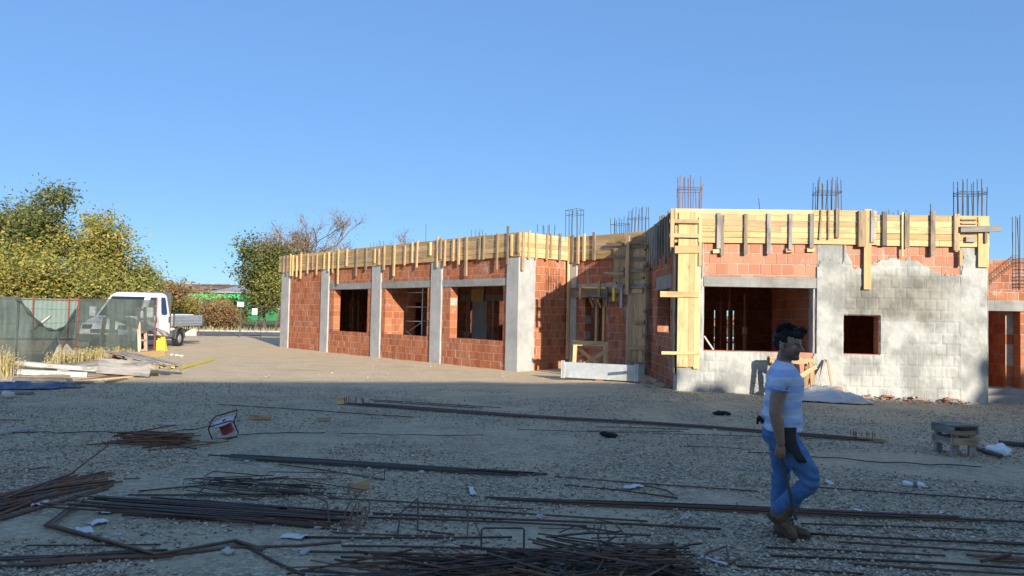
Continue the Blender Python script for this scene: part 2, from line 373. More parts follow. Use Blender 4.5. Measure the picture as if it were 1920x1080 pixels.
# ------------------------------------------------------------------ ground, road
def axis(lo, hi, core0, core1, step):
    a = list(np.arange(core0, core1 + 1e-6, step)); g = step; v = core1
    while v < hi: g *= 1.35; v += g; a.append(min(v, hi))
    g = step; v = core0; b = []
    while v > lo: g *= 1.35; v -= g; b.append(max(v, lo))
    return np.array(b[::-1] + a)
xs = axis(-900, 900, -26, 26, .25); ys = axis(-300, 1500, 3, 42, .25)
GX, GY = np.meshgrid(xs, ys); GZ = gz(GX, GY)
fn = np.array([[mnoise.noise(Vector((x*.9, y*.9, 3.1)))*.016 + mnoise.noise(Vector((x*2.3, y*2.3, 7)))*.008 for x in xs] for y in ys])
GZ = GZ + fn * (np.abs(GX) < 60) * (GY < 80)
nx, ny = len(xs), len(ys)
I = np.arange(nx*ny).reshape(ny, nx)
F = np.stack([I[:-1,:-1], I[:-1,1:], I[1:,1:], I[1:,:-1]], -1).reshape(-1, 4)
me = bpy.data.meshes.new('ground'); me.from_pydata(np.stack([GX, GY, GZ], -1).reshape(-1, 3).tolist(), [], F.tolist())
me.polygons.foreach_set('use_smooth', [True]*len(me.polygons))
tag(mobj('ground', me, M_ground), 'grey gravel and sandy earth yard of the building site', 'ground', kind='structure')
rA, rB = gp(300, 622), gp(535, 633)       # road along the gate
rd = (gp(540, 631) - gp(380, 629)); rd.z = 0; rd.normalize(); rn = Vector((-rd.y, rd.x, 0))
r0 = gp(450, 630)
m = MB()
for k in range(40):
    a = -120 + k*6
    q = [r0 + rd*a, r0 + rd*(a+6), r0 + rd*(a+6) + rn*9, r0 + rd*a + rn*9]
    m.add([(p.x, p.y, .034) for p in q], [(0,1,2,3)])
tag(m.obj('road', M_road), 'pale grey asphalt road beyond the site gate', 'road', kind='structure')
m = MB()
for k in range(40):
    a = -120 + k*6; q0 = r0 + rn*9.02
    v = [q0+rd*a, q0+rd*(a+5.98), q0+rd*(a+5.98)+rn*.15, q0+rd*a+rn*.15]
    m.add([(p.x,p.y,0) for p in v]+[(p.x,p.y,.14) for p in v], [(4,5,6,7),(0,1,5,4),(1,2,6,5),(2,3,7,6),(3,0,4,7)])
tag(m.obj('kerb', M_conc), 'concrete kerb along the far side of the road', 'kerb', kind='structure')

# ------------------------------------------------------------------ the building behind the camera that shades the yard
HB = 8.6
sh = Vector((sdir.x, sdir.y, 0)).normalized(); k_ = 1/math.tan(R(SUN_EL))
edge = [gp(-260, 716), gp(0, 716), gp(480, 716), gp(900, 716), gp(1195, 718.5), W5.P(-.15, -.22, 0.05), W5.P(3.5, -.16, 0.0), W5.P(6.9, -.12, -.06), W5.P(7.15, 7.6, -.1), W5.P(10.5, 7.4, -.1)]
roof = [p + sh * ((HB - p.z) * k_) for p in edge]
roof = [roof[0] + (roof[0]-roof[1]).normalized()*14] + roof + [roof[-1] + (roof[-1]-roof[-2]).normalized()*12]
caster = empty('rendered_house', (0, -6, 0), 'long two storey pale rendered building standing behind the photographer', 'building')
n = len(roof); m = MB()
inset = Vector((0, -.6, 0))
fr = [(p.x, p.y-.6) for p in roof]; bk = [(p.x, p.y-10.6) for p in roof][::-1]; poly = fr + bk
m.add([(x,y,-.3) for x,y in poly]+[(x,y,HB-.25) for x,y in poly], [tuple(range(len(poly)))[::-1], tuple(range(len(poly),2*len(poly)))]+[(i,(i+1)%len(poly),len(poly)+(i+1)%len(poly),len(poly)+i) for i in range(len(poly))])
o = m.obj('wall', M_render, caster); fix_normals(o.data)
m = MB(); fr = [(p.x, p.y) for p in roof]; bk = [(p.x, p.y-11.2) for p in roof][::-1]; poly = fr + bk
m.add([(x,y,HB-.22) for x,y in poly]+[(x,y,HB) for x,y in poly], [tuple(range(len(poly)))[::-1], tuple(range(len(poly),2*len(poly)))]+[(i,(i+1)%len(poly),len(poly)+(i+1)%len(poly),len(poly)+i) for i in range(len(poly))])
o = m.obj('roof', M_roofgrey, caster); fix_normals(o.data); rroof = o
for i in range(2, n-2):
    a = Vector((*fr[i], 0)) + Vector((0,-.6,0)); b = Vector((*fr[i+1], 0)) + Vector((0,-.6,0)); L = (b-a).length
    if L < 2.6: continue
    ang = math.atan2((b-a).y, (b-a).x)
    for j in range(int(L/2.6)):
        for z in (1.0, 4.3):
            c = a + (b-a)*((j+.5)/int(L/2.6)); Mx = Matrix.Translation((c.x, c.y, z)) @ Matrix.Rotation(ang, 4, 'Z')
            w = MB().box((-.65,.005,0),(.65,.06,1.5)).obj('window', M_white, caster, Mx); MB().box((-.57,.063,.08),(.57,.075,1.42)).obj('pane', M_glass, w, Mx)
def on_roof(wx, wz0, wid, hgt, name, capround):
    # an added, unseen roof-top stand-in whose shadow lands at W5 (x=wx) from the base up to hgt
    p = W5.P(wx, 0, 0) + sh * ((HB) * k_); p = Vector((p.x, p.y - .45, 0))
    m = MB()
    if capround:
        pts = [(p.x, p.y, HB-.05), (p.x, p.y, HB+hgt*.55), (p.x, p.y, HB+hgt*.62), (p.x, p.y, HB+hgt*.8), (p.x, p.y, HB+hgt)]
        m.tube(pts, [wid*.42, wid*.30, wid*.5, wid*.52, wid*.2], 12)
    else:
        m.tube([(p.x, p.y, HB-.05), (p.x, p.y, HB+hgt*.6), (p.x, p.y, HB+hgt)], [wid*.5, wid*.46, wid*.22], 12)
    m.obj(name, M_render, rroof)
on_roof(.72, 0, .50, .34, 'shadow_bump', False); on_roof(1.12, 0, .55, .36, 'shadow_bump', False)  # low unseen stand-ins, added to cast the twin bumps at the wall foot
on_roof(6.98, 0, .36, 1.15, 'shadow_stub', True); on_roof(7.0, 0, .62, .42, 'shadow_stub', False)  # made-up shapes that only throw the shadow on the right end column

# ------------------------------------------------------------------ building under construction
bld = empty('brick_building', (3.0, 22.0, 0), 'unfinished single storey red clay block building with concrete columns and open window holes', 'building')
def subtract(rects, b):
    out = []
    for (x0,x1,z0,z1) in rects:
        bx0,bx1,bz0,bz1 = b
        if bx1 <= x0 or bx0 >= x1 or bz1 <= z0 or bz0 >= z1: out.append((x0,x1,z0,z1)); continue
        if bx0 > x0: out.append((x0,bx0,z0,z1))
        if bx1 < x1: out.append((bx1,x1,z0,z1))
        a, c = max(x0,bx0), min(x1,bx1)
        if bz0 > z0: out.append((a,c,z0,bz0))
        if bz1 < z1: out.append((a,c,bz1,z1))
    return out
BRICKS = []     # (screen area, wall key, rect)
WALLS = {}
def wall(key, w, z1, thick, openings, solids, bmat, x0=0.0, x1=None, zbase=-.35, hidden=None, y0=0.0, objs=True, modx=.25):
    """openings / solids: (x0,x1,z0,z1) holes and places taken by concrete"""
    x1 = w.L if x1 is None else x1
    slabs = [(x0+.006, x1-.006, zbase, z1-.004)]
    for (a,b,c,d) in openings: slabs = subtract(slabs, (a-.006,b+.006,c-.006,d+.006))
    m = MB()
    for (a,b,c,d) in slabs: m.box((a, y0+.007, c), (b, y0+thick-.007, d))
    core = m.obj('wall', M_mortar, bld, w.M)
    lst = []
    row = 0; z = math.floor(zbase/.25)*.25
    while z < z1:
        off = (row % 2)*modx*.5 + (row*37 % 5)*.012; x = x0 - off
        while x < x1:
            rs = [(max(x, x0)+.0055, min(x+modx, x1)-.0055, max(z, zbase)+.0055, min(z+.25, z1)-.0055)]
            for b in openings + solids: rs = subtract(rs, b)
            for r in rs:
                if r[1]-r[0] > .016 and r[3]-r[2] > .016:
                    cx, cz = (r[0]+r[1])/2, (r[2]+r[3])/2
                    p = proj(w.P(cx, y0, cz)); ar = (r[1]-r[0])*(r[3]-r[2])*abs((w.P(cx,0,cz)-CAMP).normalized().dot(w.n))/p[2]**2
                    vis = (w.P(cx,0,cz)-CAMP).dot(w.n) < 0 and -20 < p[0] < 1940 and r[3] > .05
                    if hidden and hidden(cx, cz): vis = False
                    BRICKS.append([ar if (vis and objs) else 0, key, r])
            x += modx
        z += .25; row += 1
    WALLS[key] = (core, w, thick, bmat, y0)
def flush_bricks():
    BRICKS.sort(key=lambda q: -q[0]); cache = {}
    for i, (ar, key, r) in enumerate(BRICKS):
        core, w, thick, bmat, y0 = WALLS[key]
        if i < 296 and ar > 0:
            wd, ht = round(r[1]-r[0], 2), round(r[3]-r[2], 2); kk = (wd, ht, bmat.name, round(thick,2), random.randrange(4))
            if kk not in cache:
                m = MB(); m.brick(-(r[1]-r[0])/2, (r[1]-r[0])/2, -(r[3]-r[2])/2, (r[3]-r[2])/2, 0, thick, .007, random.random(), .0022); cache[kk] = m.mesh('brick')
            M = w.M @ Matrix.Translation(((r[0]+r[1])/2, y0 + random.uniform(-.005,.003), (r[2]+r[3])/2)) @ Matrix.Rotation(random.uniform(-.006,.006), 4, 'Y')
            mobj('brick', cache[kk], bmat, core, M)
    rest = {}
    for i, (ar, key, r) in enumerate(BRICKS):
        if i < 296 and ar > 0: continue
        core, w, thick, bmat, y0 = WALLS[key]
        rest.setdefault(key, MB()).brick(r[0], r[1], r[2], r[3], y0+random.uniform(-.005,.003), y0+thick, .007, random.random(), .0025)
    for key, m in rest.items():
        core, w, thick, bmat, y0 = WALLS[key]
        tag(m.obj('brickwork', bmat, core, w.M), kind='stuff')
def conc(name, w, r, y0, y1, mt, parent=None, bev=.012):
    (a,b,c,d) = r; m = MB(); e = bev
    # chamfered box: 12 extra faces along the vertical front edges
    v = []; ring = [(a+e,y0),(b-e,y0),(b,y0+e),(b,y1),(a,y1),(a,y0+e)]
    nz = 8; 
    for k in range(nz+1):
        zz = c+(d-c)*k/nz
        for (x,y) in ring: v.append((x+random.uniform(-.003,.003), y+random.uniform(-.003,.003), zz))
    f = [tuple(range(6))[::-1], tuple(6*nz+i for i in range(6))]
    for k in range(nz):
        for i in range(6): f.append((6*k+i, 6*k+(i+1)%6, 6*k+6+(i+1)%6, 6*k+6+i))
    m.add(v, f, random.random()); o = m.obj(name, mt, parent or bld, w.M); fix_normals(o.data); return o
# --- W1: the long wing
u1 = lambda px: W1.ux(px)
cols1 = [(u1(529)-.02, u1(543)), (u1(603), u1(617)), (u1(698), u1(715)), (u1(809), u1(829)), (u1(951), 16.725)]
win1 = [(u1(626), u1(689)), (u1(722.5), u1(801)), (u1(844.5), u1(943.5))]
ZL, ZS = 2.63, .90
op1 = [(a, b, ZS, ZL) for a, b in win1]
lint1 = [(cols1[1][1], cols1[2][0], ZL, 2.87), (cols1[2][1], cols1[3][0], ZL, 2.87), (cols1[3][1], cols1[4][0], ZL, 2.87)]
sol1 = [(a, b, -1, 5) for a, b in cols1] + lint1
wall('W1', W1, ZF0+.3, .30, op1, sol1, M_brick)
for a, b in cols1[:-1]: conc('column', W1, (a, b, -.35, ZF0+.25), -.055, .33, M_conc)
conc('column', W1, (cols1[4][0], 16.725+.05, -.35, ZF0+.25), -.055, .62, M_conc)     # big corner column
for (a,b,c,d) in lint1: conc('lintel', W1, (a+.003, b-.003, c, d), -.022, .31, M_lint)
# --- W2
c2 = W2.ux(1003)
op2 = []; sol2 = [(-.1, c2, -1, 5)]
wall('W2', W2, ZF0+.3, .30, op2, sol2, M_brick, x0=.58)
# --- W3
u3 = lambda px: W3.ux(px)
col3 = (u3(1071), u3(1082)); op3 = [(u3(1097), u3(1136), .93, 2.45)]
wall('W3', W3, ZF0+.3, .30, op3, [(*col3, -1, 5), (u3(1083), u3(1185), 2.45, 2.75), (u3(1175), 3.28, -1, 5)], M_brick_old, x0=.02)
conc('column', W3, (*col3, -.35, ZF0+.2), -.06, .33, M_conc)
conc('lintel', W3, (u3(1083), u3(1174), 2.455, 2.745), .01, .29, M_lint)
conc('column', W3, (u3(1176), 3.26, -.35, ZF0+.2), -.05, .33, M_conc)
# --- W4 (return)
u4 = lambda px: W4.ux(px)
op4 = [(u4(1233), u4(1256), 1.35, 2.45)]
colE = (W4.L-.32, W4.L)
wall('W4', W4, ZF0+.3, .30, op4, [(op4[0][0]-.25, op4[0][1]+.2, 2.45, 2.8), (*colE, -1, 5)], M_brick_old, x0=.02)
conc('lintel', W4, (op4[0][0]-.247, op4[0][1]+.197, 2.453, 2.797), -.015, .31, M_lint)
# --- W5: the plastered front
u5 = lambda px: W5.ux(px)
Ob = (u5(1320), u5(1528)); PB = (u5(1531), u5(1579)); Wn = (u5(1582.5), u5(1648)); PC = (u5(1800), W5.L)
zl = W5.uv(1420, 538.5)[1]; zs = W5.uv(1400, 658.3)[1]; zwn0 = W5.uv(1615, 664)[1]; zwn1 = W5.uv(1615, 592)[1]; zlt = zl+.235
op5 = [(*Ob, zs, zl), (*Wn, zwn0, zwn1)]
colE5 = (0, u5(1320)-.02)
lint5 = (Ob[0]-.02, PB[0], zl, zlt)
sol5 = [(*colE5, -1, 5), (*PB, -1, 5), (*PC, -1, 5), lint5]
def bz(x):    # upper edge of the plaster, right bay
    xs_ = [PB[0], PB[1], u5(1600), u5(1625), u5(1660), u5(1690), u5(1720), u5(1745), u5(1775), u5(1800), PC[0]+.05, 7.2]
    ys_ = [500, 500, 503, 500, 483, 483, 487, 503, 508, 516, 470, 470]
    zz = [W5.uv(1700, y)[1] for y in ys_]
    zz[0] = zz[1] = 3.6; zz[-1] = zz[-2] = 3.25
    return float(np.interp(x, xs_, zz))
patch = (u5(1484), u5(1527), W5.uv(1500, 726)[1], zs)
def plastered(x, z, nz=0.0):
    if Ob[0]-.03 < x < Ob[1]+.03:
        if z > zs - .005: return x > Ob[1] + .02
        d = min(x-patch[0], patch[1]-x, z-patch[2]); return d + nz*.10 < 0.02
    if x <= Ob[0]-.03: return z < 2.6 + nz*.2 or x > Ob[0]-.06
    if PB[0] <= x <= PB[1]: return z < 3.1 + nz*.5 + (x-PB[0])*.2
    if Wn[0]-.004 < x < Wn[1]+.004 and zwn0-.004 < z < zwn1+.004: return False
    return z < bz(x) + nz*.16
wall('W5', W5, ZF0+.3, .30, op5, sol5, M_brick_pink, hidden=lambda x, z: plastered(x, z))
conc('column', W5, (0, colE5[1], -.35, ZF0+.2), -.012, .33, M_conc); conc('column', W5, (*PB, -.35, ZF0+.25), -.018, .34, M_plaster)
conc('column', W5, (PC[0], PC[1], -.35, ZF0+.1), -.018, .55, M_plaster)
conc('lintel', W5, (lint5[0], lint5[1]-.003, zl, zlt-.003), -.03, .31, M_lint)
conc('jamb', W5, (Ob[1]-.04, Ob[1]+.10, zs, zl-.002), .012, .318, M_conc); conc('jamb', W5, (Ob[0]-.12, Ob[0]+.0, zs-.4, zl-.002), -.010, .318, M_conc)
# the splash coat: a real skin with joints showing through
st = .022; nX = int(W5.L/st)+1; nZ = int(4.0/st)
zz0 = -.30; vid = -np.ones((nX, nZ), int); vv = []; ff = []
offs = np.zeros((nX, nZ)); on = np.zeros((nX, nZ), bool)
for i in range(nX):
    x = min(i*st, W5.L)
    for j in range(nZ):
        z = zz0+j*st
        nz = mnoise.fractal(Vector((x*2.6, z*2.6, 4)), 1.0, 2.0, 4); on[i, j] = plastered(x, z, nz) and not (Ob[0]+.0 < x < Ob[1] and zs-.004 < z < zl+.3)
        if on[i, j]:
            row = math.floor(z/.25); off = (row % 2)*.125 + (row*37 % 5)*.012
            fx = ((x+off) % .25); fz = z % .25; jx = max(0, 1-min(fx, .25-fx)/.022); jz = max(0, 1-min(fz, .25-fz)/.022)
            incol = (PB[0]-.02 < x < PB[1]+.02) or x > PC[0]-.02 or x < colE5[1]
            thin = mnoise.noise(Vector((x*1.1, z*1.1, 9)))*.5+.5
            g = 0 if incol else max(jx, jz)*(.026*max(0, min(1, (1-thin)*3.2-.75+.8*mnoise.noise(Vector((x*4.3, z*4.3, 5))))))
            r1 = mnoise.noise(Vector((x*9, z*9, 1)))*.006 + mnoise.noise(Vector((x*22, z*14, 2)))*.006
            vid[i, j] = len(vv); vv.append((x, -.032 + g + r1 - (.006 if incol else 0), z))
for i in range(nX-1):
    for j in range(nZ-1):
        q = (vid[i,j], vid[i+1,j], vid[i+1,j+1], vid[i,j+1])
        if min(q) >= 0: ff.append(q)
cnt = {}
for q in ff:
    for a, b in ((q[0],q[1]),(q[1],q[2]),(q[2],q[3]),(q[3],q[0])): cnt[(min(a,b),max(a,b))] = cnt.get((min(a,b),max(a,b)),0)+1
bset = {}
for q in list(ff):
    for a, b in ((q[0],q[1]),(q[1],q[2]),(q[2],q[3]),(q[3],q[0])):
        if cnt[(min(a,b),max(a,b))] == 1:
            for k in (a,b):
                if k not in bset: bset[k] = len(vv); vv.append((vv[k][0], .004, vv[k][2]))
            ff.append((b, a, bset[a], bset[b]))
me = bpy.data.meshes.new('plaster_coat'); me.from_pydata(vv, [], ff); me.polygons.foreach_set('use_smooth', [True]*len(me.polygons))
tag(mobj('plaster_coat', me, M_plaster, bld, W5.M), 'rough pale grey splash plaster over the front wall')
conc('return_edge', W5, (W5.L-.002, W5.L+.012, -.3, 3.3), -.03, .55, M_plaster, bev=.003)
conc('plaster_edge', W4, (W4.L-.30, W4.L+.003, -.3, .42), -.02, .05, M_plaster, bev=.004)
# --- right annex
Y6 = 1.1
def u6(px, z=2.0): return W5.ux(px, Y6, z)
x6a, x6b = W5.L-.05, W5.L+5.0
z6l = W5.uv(1880, 583, Y6)[1]; z6t = W5.uv(1880, 563, Y6)[1]; z6top = W5.uv(1880, 543, Y6)[1]
door = (u6(1851), u6(1913), -.1, z6l)
wall('W6', W5, z6top, .28, [door], [(x6a, u6(1926), z6l, z6t)], M_brick, x0=x6a, x1=x6b, y0=Y6)
conc('lintel', W5, (x6a, u6(1926)-.004, z6l, z6t-.003), Y6-.025, Y6+.29, M_lint)
conc('door_step', W5, (W5.L+.02, W5.L+3, -.35, .10), Y6-.75, Y6-.3, M_lint, bev=.02); conc('door_step', W5, (W5.L+.02, W5.L+3, -.35, .22), Y6-.28, Y6+.6, M_lint, bev=.02)
wall('W7', W5, z6l+.6, .25, [], [], M_brick, x0=x6a-1, x1=x6b, y0=Y6+1.6)        # inside the doorway
zw8 = W5.uv(1880, 487, Y6+5)[1]
wall('W8', W5, zw8, .25, [], [], M_brick_old, x0=x6a-.6, x1=x6b+2, y0=Y6+5, zbase=1.0)
wall('W9', Wall(W5.P(u6(1913)+.02, Y6+.29, 0), math.degrees(W5.a)+90, 1.3), z6l, .2, [], [], M_brick, objs=False)
# --- interior: back walls, partitions, deck
wb = Wall(W1.P(0, 3.6, 0), -48.8, 13.5)
def ub(px, z=1.8): return W1.ux(px, 3.6, z)
opb = [(ub(871), ub(886), .1, 2.2), (ub(927), ub(950), .1, 2.25), (ub(768), ub(790), .1, 2.2), (ub(655), ub(676), .9, 2.4)]
wall('WB', wb, ZF0-.02, .25, opb, [(ub(865), ub(955), 2.25, 2.5), (ub(762), ub(795), 2.2, 2.45)], M_brick, objs=False)
conc('lintel', wb, (ub(865), ub(955)-.003, 2.253, 2.497), -.02, .26, M_lint); conc('lintel', wb, (ub(762), ub(795), 2.203, 2.447), -.02, .26, M_lint)
conc('column', wb, (ub(886)+.003, ub(914), -.1, 2.25), -.03, .28, M_conc)
wall('WQ', Wall(W1.P(0, 7.6, 0), -48.8, 18), ZF0-.02, .25, [], [], M_brick, objs=False)
wall('WL', Wall(A1 + W1.n*-.3, -48.8+90, 8.0), ZF0-.02, .28, [], [], M_brick, objs=False)
wx = Wall(W1.P(u1(716), 3.4, 0), -48.8-90, 3.1); wall('WX', wx, ZF0-.02, .2, [(1.0, 2.0, .1, 2.2)], [], M_brick, objs=False)
w5b = Wall(W5.P(-1.5, 7.2, 0), math.degrees(W5.a), 9.0)
sl = lambda a: W5.ux(a, 7.2, 1.5) + 1.5
wall('W5B', w5b, ZF0-.02, .25, [(sl(1339), sl(1343), .2, 2.0), (sl(1363), sl(1368), .2, 2.0), (sl(1374), sl(1379), .2, 2.0), (sl(1630), sl(1643), .7, 2.05)], [], M_brick, objs=False)
wall('W5R', Wall(W5.P(5.6, .32, 0), math.degrees(W5.a)+90, 6.8), ZF0-.02, .2, [], [], M_brick, objs=False)
wall('W5M', Wall(W5.P(Ob[1]+.15, .32, 0), math.degrees(W5.a)+90, 3.2), ZF0-.02, .2, [], [], M_brick, objs=False)
flush_bricks()
pts = [W1.P(.05,.02,0), W1.P(16.6,.02,0), W3.P(.05,.05,0), W3.P(3.2,.05,0), W4.P(4.6,.05,0), W5.P(6.85,.05,0), W5.P(6.85,9,0), W5.P(-4,11,0), W1.P(6,9,0), W1.P(.05,8,0)]
m = MB(); n = len(pts); m.add([(p.x,p.y,ZF0+.02) for p in pts]+[(p.x,p.y,ZF0+.06) for p in pts], [tuple(range(n))[::-1], tuple(range(n,2*n))]+[(i,(i+1)%n,n+(i+1)%n,n+i) for i in range(n)])
o = m.obj('roof_deck', M_mid, bld); fix_normals(o.data)
m = MB(); gv = [W1.P(.2,.35,0), W1.P(16.4,.35,0), W3.P(.1,.4,0), W3.P(3.2,.4,0), W4.P(4.4,.35,0), W5.P(6.8,.4,0), W5.P(6.8,7,0), W5.P(-1.5,7,0), W1.P(6,3.4,0), W1.P(.2,7,0)]
m.add([(p.x,p.y,.06) for p in gv], [tuple(range(len(gv)))]); m.obj('floor_slab', M_lint, bld)
# ------------------------------------------------------------------ formwork on the wall heads
def edge_boards(root, w, x0, x1, z0, z1, nrow, mt, seg=4.0, y=-.073, t=.026):
    h = (z1-z0)/nrow
    for r in range(nrow):
        x = x0; first = True
        while x < x1-.05:
            L = seg*random.uniform(.75,1.2) if not first else seg*random.uniform(.4,1.0); first = False
            xe = min(x1, x+L)
            if x1-xe < .4: xe = x1
            zc = z0+(r+.5)*h
            board('board', root, w.P(x+.003, y+random.uniform(-.004,.004), zc+random.uniform(-.003,.003)), w.P(xe-.003, y+random.uniform(-.004,.004), zc+random.uniform(-.003,.003)), (0,0,1), h-.009, t, mt)
            x = xe
def batten(root, w, px, yt, yb, wid, mt, y=-.115, dep=.055, tilt=0.0, name='batten'):
    xt, zt = w.uv(px, yt, y); xb, zb = w.uv(px, yb, y); x = (xt+xb)/2 if abs(xt-xb) < .25 else xt
    dx = tilt*(zt-zb)
    return board(name, root, w.P(x+dx, y, zt), w.P(x-dx, y, zb), w.d, wid, dep, mt)
f1 = empty('wall_formwork', W1.P(8, -.07, ZF0), 'yellow board edge formwork with many upright battens along the long brick wing', 'formwork', 'timber edge formwork along the wall tops')
edge_boards(f1, W1, -.15, 16.85, ZF0, ZF1, 5, M_form)
b1 = [(445,400,525),(470,395,545),(498,385,550),(515,395,550),(545,400,555),(575,375,570),(627,385,530),(662,395,505),(695,385,540),(750,380,500),(785,370,515),(815,370,525),(855,345,610),(920,345,475),(992,340,550),(1065,338,500),(1130,345,455),(1160,345,465),(1200,325,505),(1275,315,550),(1355,320,470),(1410,300,450),(1447,285,485),(1547,295,395),(1600,255,485),(1625,265,425),(1655,280,475),(1717,275,440),(1760,262,465),(1815,255,550)]
mats_ = [M_new, M_mid, M_mid, M_old]
for (x,a,b) in b1: batten(f1, W1, 420+x/4, 380+a/4, 380+b/4, random.uniform(.07,.10), random.choice(mats_), tilt=random.uniform(-.01,.01))
for (x,a,b) in [(358,90,240),(382,83,240),(475,65,305),(548,15,272),(572,70,215),(622,55,195)]: batten(f1, W1, 800+x/3.6, 420+a/3.6, 420+b/3.6, random.uniform(.06,.085), random.choice(mats_), tilt=random.uniform(-.01,.01))
f2 = empty('wall_formwork', W2.P(1, -.07, ZF0), 'short sunlit edge formwork between the wing corner and the inner corner', 'formwork', 'timber edge formwork along the wall tops')
edge_boards(f2, W2, -.10, W2.L-.02, ZF0, ZF1, 5, M_new)
for (x,a,b) in [(650,50,315),(690,45,235),(740,60,240),(812,65,245),(838,65,225),(898,65,250)]: batten(f2, W2, 800+x/3.6, 420+a/3.6, 420+b/3.6, random.uniform(.07,.10), random.choice(mats_), tilt=random.uniform(-.01,.01))
board('plank', f2, W2.P(W2.L-.10, -.11, .35), W2.P(W2.L-.10, -.11, 3.5), W2.d, .12, .03, M_new)
f3 = empty('wall_formwork', W3.P(1, -.07, ZF0), 'edge formwork over the recessed wall with the small window', 'formwork', 'timber edge formwork along the wall tops')
edge_boards(f3, W3, .04, 3.2, ZF0, ZF1, 5, M_form, 2.5)
for (x,a,b) in [(962,75,262),(982,75,260),(1022,75,270),(1062,65,250),(1130,55,245)]: batten(f3, W3, 800+x/3.6, 420+a/3.6, 420+b/3.6, random.uniform(.07,.10), random.choice(mats_), tilt=random.uniform(-.01,.01))
f4 = empty('wall_formwork', W4.P(2, -.07, ZF0), 'shaded edge formwork with close battens on the return wall', 'formwork', 'timber edge formwork along the wall tops')
edge_boards(f4, W4, .1, W4.L+.05, ZF0-.05, ZF1, 6, M_mid, 3)
for k in range(11): 
    x = .25+k*.42; board('batten', f4, W4.P(x, -.115, ZF1+random.uniform(-.12,.1)), W4.P(x+random.uniform(-.03,.03), -.115, ZF0-random.uniform(.05,.5)), W4.d, .08, .06, random.choice([M_old, M_mid, M_grey]))
f5 = empty('wall_formwork', W5.P(3.5, -.07, ZF0), 'bright new pine edge formwork over the plastered front wall', 'formwork', 'timber edge formwork along the wall tops')
xs5 = u5(1641); zt5 = ZF1; zt5b = W5.uv(1750, 403.5, -.07)[1]
edge_boards(f5, W5, -.09, xs5, W5.uv(1400, 456, -.07)[1], zt5, 6, M_new, 3.2, y=-.055)
edge_boards(f5, W5, xs5, W5.L+.02, W5.uv(1700, 461.5, -.07)[1], zt5b, 5, M_new, 2.6, y=-.055)
def b5(x, a, b, wid, mt, z6=True, dep=.055, tilt=0.0, y=-.10):
    ox = 1240 if z6 else 1560
    return batten(f5, W5, ox+x/4.32, 310+a/4.32, 310+b/4.32, wid, mt, y=y, dep=dep, tilt=tilt)
for (x,a,b,wd,mt) in [(465,385,675,.09,M_grey),(494,405,730,.075,M_old),(683,393,720,.075,M_old),(870,388,718,.08,M_grey),(1045,390,685,.075,M_grey),(1217,390,670,.09,M_grey),(1425,350,585,.075,M_old)]: b5(x,a,b,wd,mt)
for (x,a,b,tl) in [(1290,360,600,.03),(1355,360,600,.0)]: b5(x,a,b,.035,M_rust if False else M_mid,dep=.03,tilt=tl)
for (x,a,b,wd,mt) in [(240,370,660,.16,M_mid),(327,365,625,.09,M_grey),(424,375,650,.095,M_old),(605,385,665,.10,M_old),(815,370,730,.10,M_old),(1008,395,690,.115,M_mid),(1042,690,815,.07,M_mid)]: b5(x,a,b,wd,mt,False,.065 if wd < .15 else .11)
b5(570,380,740,.035,M_new,False,.03); b5(288,355,1005,.16,M_new,False,.03,y=-.085); b5(1225,420,825,.22,M_new,False,.028,y=-.085); b5(1245,540,630,.05,M_old,False,.05,y=-.125)
for (x,z) in [(447,697),(1038,690),(1210,685)]:
    p0 = W5.uv(1240+(x-28)/4.32, 310+z/4.32, -.08); p1 = W5.uv(1240+(x+34)/4.32, 310+(z-3)/4.32, -.08)
    board('cleat', f5, W5.P(p0[0], -.07, p0[1]), W5.P(p1[0], -.07, p1[1]), (0,0,1), .09, .03, M_new)
def h5(root, w, x0, y0_, x1, y1_, wd, dep, mt, ox, oy, s, y, name='cleat'):
    p0 = w.uv(ox+x0/s, oy+y0_/s, y); p1 = w.uv(ox+x1/s, oy+y1_/s, y)
    return board(name, root, w.P(p0[0], y, p0[1]), w.P(p1[0], y, p1[1]), (0,0,1), wd, dep, mt)
h5(f5, W5, 1040,518,1365,513,.13,.05,M_grey,1560,310,4.32,-.17); h5(f5, W5, 1082,600,1160,601,.12,.06,M_grey,1560,310,4.32,-.11)
h5(f5, W5, 1045,470,1175,470,.035,.05,M_mid,1560,310,4.32,-.10); h5(f5, W5, 1045,440,1175,437,.03,.05,M_mid,1560,310,4.32,-.10)
# ------------------------------------------------------------------ column formwork
cf = empty('column_formwork', W5.P(.25, -.08, .4), 'bright yellow board box formwork around the corner column of the plastered front', 'formwork')
s5 = lambda px, y=-.06: W5.uv(px, 600, y)[0]
zb0, zb1 = W5.uv(1290, 688, -.06)[1], W5.uv(1290, 398, -.06)[1]
for (a,b,dz) in [(1269.5,1290.5,0),(1290.5,1300.5,.01),(1300.5,1311.5,-.03)]:
    board('board', cf, W5.P((s5(a)+s5(b))/2, -.095, zb0+dz), W5.P((s5(a)+s5(b))/2, -.095, zb1), W5.d, s5(b)-s5(a)-.005, .03, M_new)
for k in range(2): board('board', cf, W4.P(W4.L-.26+.15*k, -.04, .44), W4.P(W4.L-.26+.15*k, -.04, 3.6), W4.d, .146, .026, M_mid)
S5 = 2.84
h5(cf, W5, 590,515,797,518,.13,.035,M_new,1030,370,S5,-.13); h5(cf, W5, 597,828,803,829,.07,.035,M_new,1030,370,S5,-.13)
h5(cf, W5, 668,278,803,277,.17,.03,M_new,1030,370,S5,-.13); h5(cf, W5, 640,127,797,129,.085,.06,M_mid,1030,370,S5,-.16); h5(cf, W5, 640,203,797,206,.085,.06,M_mid,1030,370,S5,-.16)
